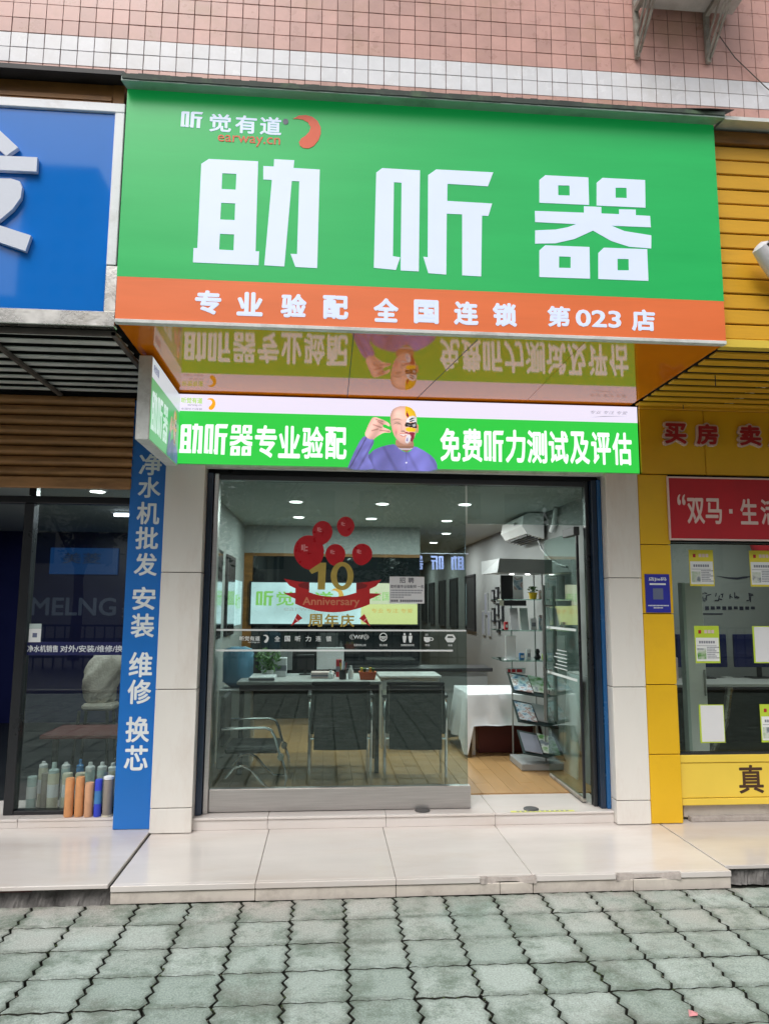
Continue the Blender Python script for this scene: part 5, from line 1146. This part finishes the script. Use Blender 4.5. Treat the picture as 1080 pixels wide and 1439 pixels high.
t = thing('window_decal', 'navy strip with white words across the left shop glass', 'decal', (-1.7, 5.14, 1.2)); obj('strip', MB().box(-2.042, -1.395, 5.1515, 5.153, 1.195, 1.285), 'navy_wall', t)
T('lettering', t, 'decal_white', '净水机销售', -2.038, -1.835, 1.215, 1.262, 5.1505, bold=.025); T('lettering', t, 'decal_white', '对外/安装/维修/换', -1.82, -1.40, 1.215, 1.262, 5.1505, bold=.025)
t = thing('fleece_seat', 'chair covered with cream fleece inside the left shop', 'chair', (-2.05, 6.8, .14))
mb = MB().box(-2.16, -1.88, 6.70, 6.92, .60, .66, .02).box(-2.13, -1.91, 6.86, 6.92, .66, 1.10, .02); obj('seat', mb, 'fleece', t)
mb = MB(); n = 32; NR = 16
for a in range(NR):
    q = -1+2*a/(NR-1); h_ = math.sqrt(max(.002, 1-q*q))**.7
    for k in range(n):
        t_ = 6.283*k/n; l_ = 1+.10*math.sin(t_*2+q*3)+.06*math.sin(t_*5-q*6)+.03*math.sin(t_*9+q*14)
        mb.v.append((-2.02+.16*h_*math.cos(t_)*l_+.05*q, 6.83+.14*h_*math.sin(t_)*l_, .88+.25*q))
for a in range(NR-1):
    for k in range(n): mb.f.append((a*n+k, a*n+(k+1) % n, (a+1)*n+(k+1) % n, (a+1)*n+k))
obj('fleece', mb, 'fleece', t, smooth=True)
for dx in (-.15, .15):
    for dy in (-.12, .12): obj('leg', MB().tube([(-2.05+dx, 6.8+dy, .141), (-2.05+dx*.8, 6.8+dy*.8, .60)], .015, 6), 'black_plastic', t)
t = thing('tea_table', 'low dark tea table with red edge inside the left shop', 'table', (-1.8, 6.1, .14)); obj('top', MB().box(-2.2, -1.25, 5.9, 6.4, .50, .53, .004), 'dark_red', t)
for x in (-2.15, -1.3): obj('leg', MB().box(x-.02, x+.02, 6.1, 6.14, .141, .499), 'black_plastic', t)
o = dup(dl, (3.6, 5.9, 2.41), 0, 'unseen downlight added to brighten the yellow shop near the window'); o['group'] = 'unseen added downlights of the yellow shop'  # out-of-view lamp added to lift the dim yellow shop interior
for ch in list(o.children):
    if ch.type == 'LIGHT': ch.data = ch.data.copy(); ch.data.energy = 9
# filter bottles behind the glass
def bottle(x, y, r, h, m, lab, cap=None, zb=.153, tip='aqua'):
    t = thing('filter_bottle', lab, 'filter bottle', (x, y, zb), group='water filters standing by the left shop glass')
    obj('body', MB().lathe(x, y, [(r*.92, zb+.0005), (r, zb+.006), (r, zb+h-.008), (r*.9, zb+h)], 16), m, t, smooth=True)
    if m in ('filter_cream', 'clear_blue', 'aqua', 'filter_blue'): obj('label', MB().lathe(x, y, [(r*1.012, zb+h*.35), (r*1.012, zb+h*.7)], 16), {'filter_cream': 'paper', 'clear_blue': 'paper_white', 'aqua': 'ac_white', 'filter_blue': 'clear_blue'}[m], t, smooth=True)
    if cap: obj('cap', MB().lathe(x, y, [(r*.95, zb+h+.0005), (r*.95, zb+h+.02), (r*.45, zb+h+.03), (r*.4, zb+h+cap)], 14), tip, t, smooth=True)
    return t
for x, y, r, h, cap, m, tip, l in ((-1.985, 5.25, .032, .22, None, 'aqua', 'aqua', 'pale frosted bottle farthest left behind the glass'), (-1.905, 5.27, .026, .235, None, 'filter_grey', 'aqua', 'thin brown filter second from the left behind the glass'), (-1.845, 5.25, .036, .24, .07, 'filter_cream', 'aqua', 'cream filter with tall pale blue cap behind the glass'),
                         (-1.755, 5.26, .034, .235, None, 'filter_cream', 'aqua', 'plain cream filter in the middle behind the glass'), (-1.70, 5.34, .026, .25, .06, 'clear_blue', 'clear_blue', 'blue capped bottle at the back behind the glass'), (-1.66, 5.24, .036, .24, None, 'filter_cream', 'aqua', 'cream filter next to the orange ones, behind the glass')):
    bottle(x, y, r, h, m, l, cap, .153, tip)
for x, y, r, h, cap, m, tip, l in ((-1.575, 5.11, .034, .27, .05, 'aqua', 'ac_white', 'clear filter housing with white cap behind the orange filters'), (-1.50, 5.12, .030, .28, .05, 'aqua', 'ac_white', 'second clear housing behind the orange filters')):
    pass
for x, y, r, h, m, l in ((-1.640, 5.075, .0285, .245, 'filter_orange', 'left orange fibre filter standing outside the glass'), (-1.575, 5.08, .0285, .25, 'filter_orange', 'second orange fibre filter standing outside the glass'), (-1.510, 5.07, .0285, .215, 'filter_tan', 'shorter tan fibre filter beside the blue one'),
                         (-1.452, 5.07, .0245, .235, 'filter_blue', 'slim royal blue filter cartridge'), (-1.390, 5.075, .032, .235, 'filter_grey', 'grey brown filter with white end caps')):
    t = bottle(x-.035, y-.0, r, h, m, l)
    if m == 'filter_grey': obj('end_cap', MB().lathe(x-.035, y, [(r*1.04, .153+h+.001), (r*1.04, .153+h+.016), (r*.5, .153+h+.022)], 16), 'paper_white', t); obj('end_cap', MB().lathe(x-.035, y, [(r*1.06, .1535), (r*1.06, .163)], 16), 'filter_cream', t)
for x, y, r, h, cap, m, tip, l in ((-1.945, 5.33, .030, .26, .04, 'filter_cream', 'ac_white', 'cream filter with white cap at the back, second from the left'), (-1.80, 5.35, .030, .25, .04, 'aqua', 'ac_white', 'pale bottle with white cap at the back, behind the tall cream filter'), (-1.715, 5.225, .026, .20, None, 'filter_cream', 'aqua', 'short cream filter between two taller cream ones'), (-1.455, 5.26, .032, .25, .05, 'filter_cream', 'ac_white', 'cream housing with white cap behind the royal blue cartridge')): bottle(x, y, r, h, m, l, cap, .153, tip)
bottle(-1.377, 5.26, .04, .28, 'clear_blue', 'larger blue bottle partly behind the blue board', .05, .153, 'clear_blue')
bottle(-1.60, 5.24, .033, .26, 'aqua', 'clear filter housing with white cap behind the orange filters', .05, .153, 'ac_white')
bottle(-1.52, 5.24, .033, .26, 'aqua', 'second clear housing with white cap behind the tan filter', .05, .153, 'ac_white')

# ================================================================== RIGHT SHOP CONTENT
def flyer(x, z, kind, lab):
    t = thing('window_flyer', lab, 'flyer', (x+.09, 5.02, z), group='flyers taped in the yellow shop window')
    w_, h_ = .185, .265
    obj('sheet', MB().box(x, x+w_, 5.0205, 5.0222, z, z+h_), 'paper_green' if kind != 'top' else 'paper_yellow', t)
    if kind == 'blank': obj('page', MB().box(x+.012, x+w_-.006, 5.0188, 5.0202, z+.008, z+h_-.006), 'paper', t); return
    obj('page', MB().box(x+.007, x+w_-.007, 5.0188, 5.0202, z+.014, z+h_*.68), 'paper_white', t)
    obj('photo', MB().box(x+.014, x+.080, 5.0176, 5.0186, z+.028, z+.105), 'print_photo_green', t)
    mb = MB()
    for k in range(7):
        zz = z+.034+k*.0125; q = x+.088
        while q < x+.170-.012*(k % 3): mb.box(q, q+.0075, 5.0178, 5.0186, zz, zz+.0065); q += .0102
    q = x+.03
    while q < x+.15: mb.box(q, q+.013, 5.0178, 5.0186, z+.140, z+.158); q += .0175
    mb.box(x+.014, x+.16, 5.0178, 5.0186, z+.122, z+.125)
    obj('lettering', mb, 'print_grey', t)
    mb = MB(); mb.box(x+.03, x+.05, 5.0186, 5.0204, z+.21, z+.235); obj('emblem', mb, 'red_item', t)
    mb = MB()
    for k in range(3): mb.box(x+.075+k*.026, x+.095+k*.026, 5.0186, 5.0204, z+.212, z+.236)
    obj('heading', mb, 'pinkish', t)
for x, z, k, l in ((2.642, 1.70, 'top', 'yellow headed property flyer at the upper left of the window'), (3.105, 1.70, 'top', 'yellow headed property flyer at the upper right of the window'), (2.655, 1.148, 'mid', 'green headed property flyer in the middle row at left'),
                   (3.095, 1.148, 'blank', 'blank white sheet in the middle row at right'), (2.66, .592, 'blank', 'blank pale sheet with green edge at the lower left'), (3.115, .592, 'mid', 'green headed property flyer at the lower right')): flyer(x, z, k, l)
t = thing('white_column', 'white door leaf with a long handle just inside the yellow shop window', 'door', (2.6, 5.3, .14)); obj('leaf', MB().box(2.84, 2.99, 5.5, 5.54, .141, 1.74, .004), 'paper_white', t); obj('edge', MB().box(2.815, 2.838, 5.48, 5.55, .141, 1.74), 'aqua', t); obj('handle', MB().tube([(2.965, 5.48, .86), (2.965, 5.48, 1.06)], .008, 8), 'cabinet_grey', t)
t = thing('wall_lettering', 'black calligraphy lettering and curved stroke on the grey back wall', 'lettering', (4.1, 6.89, 1.4))
obj('stroke', MB().plate([(3.90, 1.86), (4.02, 1.835), (4.12, 1.825), (4.22, 1.84), (4.28, 1.86), (4.20, 1.858), (4.12, 1.845), (4.02, 1.848)], 6.893, .003), 'print_dark', t)
for x in (3.72, 3.87, 4.02, 4.17):
    mb = MB()
    for k in range(6):
        a = rnd.uniform(0, .08); b = rnd.uniform(0, .09); q = rnd.uniform(.02, .05); sl = rnd.uniform(-.012, .012)
        if k % 2: mb.plate([(x+a, 1.60+b), (x+a+q, 1.60+b+sl), (x+a+q+.004, 1.608+b+sl), (x+a, 1.612+b)], 6.895-.0008*k, .0006)
        else: mb.plate([(x+a, 1.60+b*.6), (x+a+.010, 1.60+b*.6), (x+a+.014+sl, 1.60+b*.6+q*1.3), (x+a+.004+sl, 1.60+b*.6+q*1.3)], 6.895-.0008*k, .0006)
    obj('brush_character', mb, 'print_dark', t)
mb = MB()
for k in range(9): mb.box(3.77+k*.06, 3.81+k*.06, 6.894, 6.897, 1.52+.004*(k % 3), 1.556)
obj('small_print', mb, 'print_dark', t)
obj('rule', MB().box(3.70, 3.95, 6.894, 6.897, 1.475, 1.487).box(3.69, 3.70, 6.894, 6.897, 1.475, 1.68), 'print_dark', t)
t = thing('office_desk', 'white office desk with chrome bracket legs in the yellow shop', 'desk', (3.4, 6.5, .14)); obj('top', MB().box(2.95, 4.6, 5.95, 6.6, .87, .90, .004), 'table_white', t); obj('leg', MB().tube([(3.25, 6.1, .15), (3.46, 6.1, .55), (3.52, 6.1, .868)], .03, 8), 'steel', t, smooth=True); obj('leg', MB().box(4.4, 4.44, 6.0, 6.5, .141, .869), 'table_white', t); obj('panel', MB().box(3.0, 4.5, 6.55, 6.57, .3, .869), 'black_plastic', t)
for x, l in ((3.45, 'black computer monitor on the yellow shop desk, left one'), (4.0, 'black computer monitor on the yellow shop desk, right one')):
    t = thing('monitor', l, 'monitor', (x, 6.4, .90)); obj('screen', MB().box(x-.24, x+.24, 6.4, 6.43, 1.0, 1.30, .006), 'navy_wall', t); obj('stand', MB().box(x-.02, x+.02, 6.41, 6.43, .91, 1.0).box(x-.10, x+.10, 6.36, 6.5, .901, .91), 'black_plastic', t)
tag(obj('paper_box', MB().box(3.0, 3.14, 6.25, 6.4, .902, 1.10, .004), 'pinkish'), 'pinkish box standing on the yellow shop desk', 'box')
t = thing('red_lantern', 'dark red lantern hanging at the back of the yellow shop', 'lantern', (4.2, 6.5, 2.1)); obj('body', MB().lathe(4.2, 6.5, [(.05, 2.02), (.13, 2.08), (.15, 2.16), (.13, 2.24), (.05, 2.30)], 16), 'red_item', t, smooth=True); obj('cord', MB().tube([(4.2, 6.5, 2.30), (4.2, 6.5, 2.42)], .004, 5), 'red_item', t)

# ================================================================== ACROSS THE STREET (mirrored in the glass)
fn = thing('street_railing', 'dark iron railing on the far side of the street', 'railing', (0, -9, 0))
obj('rail', MB().box(-16, 16, -9.02, -8.98, .95, 1.0).box(-16, 16, -9.02, -8.98, .15, .19), 'iron', fn)
pst = MB()
for i in range(130): pst.box(-16+i*.25, -15.97+i*.25, -9.012, -8.988, -.13, .949)
obj('bars', pst, 'iron', fn, kind='stuff')
def tree(x, y, h, r, seed, lab):
    q = random.Random(seed); t = thing('street_tree', lab, 'tree', (x, y, -.135)); mb = MB()
    mb.tube([(x, y, -.14), (x+.05, y, h*.25), (x, y+.1, h*.5), (x+.1, y, h*.8)], [.18, .15, .11, .04], 8)
    for i in range(6):
        a = q.uniform(0, 6.28); mb.tube([(x, y, h*q.uniform(.3, .5)), (x+math.cos(a)*r*.4, y+math.sin(a)*r*.4, h*.65), (x+math.cos(a)*r*.75, y+math.sin(a)*r*.75, h*.8)], [.07, .05, .02], 6)
    obj('trunk', mb, 'bark', t); lf_ = MB()
    cl = [(x+q.gauss(0, r*.45), y+q.gauss(0, r*.45), h*.72+q.gauss(0, h*.14)) for _ in range(26)]
    for i in range(2600):
        c0 = cl[q.randrange(26)]; c_ = Vector(c0)+Vector((q.gauss(0, .38), q.gauss(0, .38), q.gauss(0, .3))); u = Vector((q.uniform(-1, 1), q.uniform(-1, 1), q.uniform(-.5, .5))).normalized()*.11; v = u.orthogonal().normalized()*.05
        lf_.quad(c_-u, c_-v, c_+u, c_+v)
    obj('crown', lf_, 'leaf_far', t)
tree(-7.5, -12, 6.5, 2.2, 1, 'tree across the street, left'); tree(-2.5, -13, 7, 2.4, 2, 'tree across the street, left of centre'); tree(3, -12, 6.2, 2.2, 3, 'tree across the street, right of centre'); tree(8.5, -13, 7.2, 2.4, 4, 'tree across the street, right')
def block(x0, x1, y0, y1, h, lab):
    t = thing('far_building', lab, 'building', ((x0+x1)/2, y0, -.135)); obj('wall', MB().box(x0, x1, y1, y0, -.135, h), 'far_wall', t); wn = MB(); z = 3.5
    while z < h-1.5:
        x = x0+1.2
        while x < x1-1.6: wn.box(x, x+1.4, y0+.001, y0+.03, z, z+1.5); x += 2.8
        z += 3
    obj('window', wn, 'far_glass', t, kind='stuff')
block(-30, -8, -26, -38, 16, 'six storey building opposite, left'); block(-5, 12, -30, -42, 11, 'four storey building opposite, middle'); block(16, 34, -27, -40, 22, 'tall building opposite, right'); block(-39, -30, -80, -92, 57, 'slender tower block far behind, left'); block(-29.5, -24, -84, -95, 50, 'second tower block far behind, left')
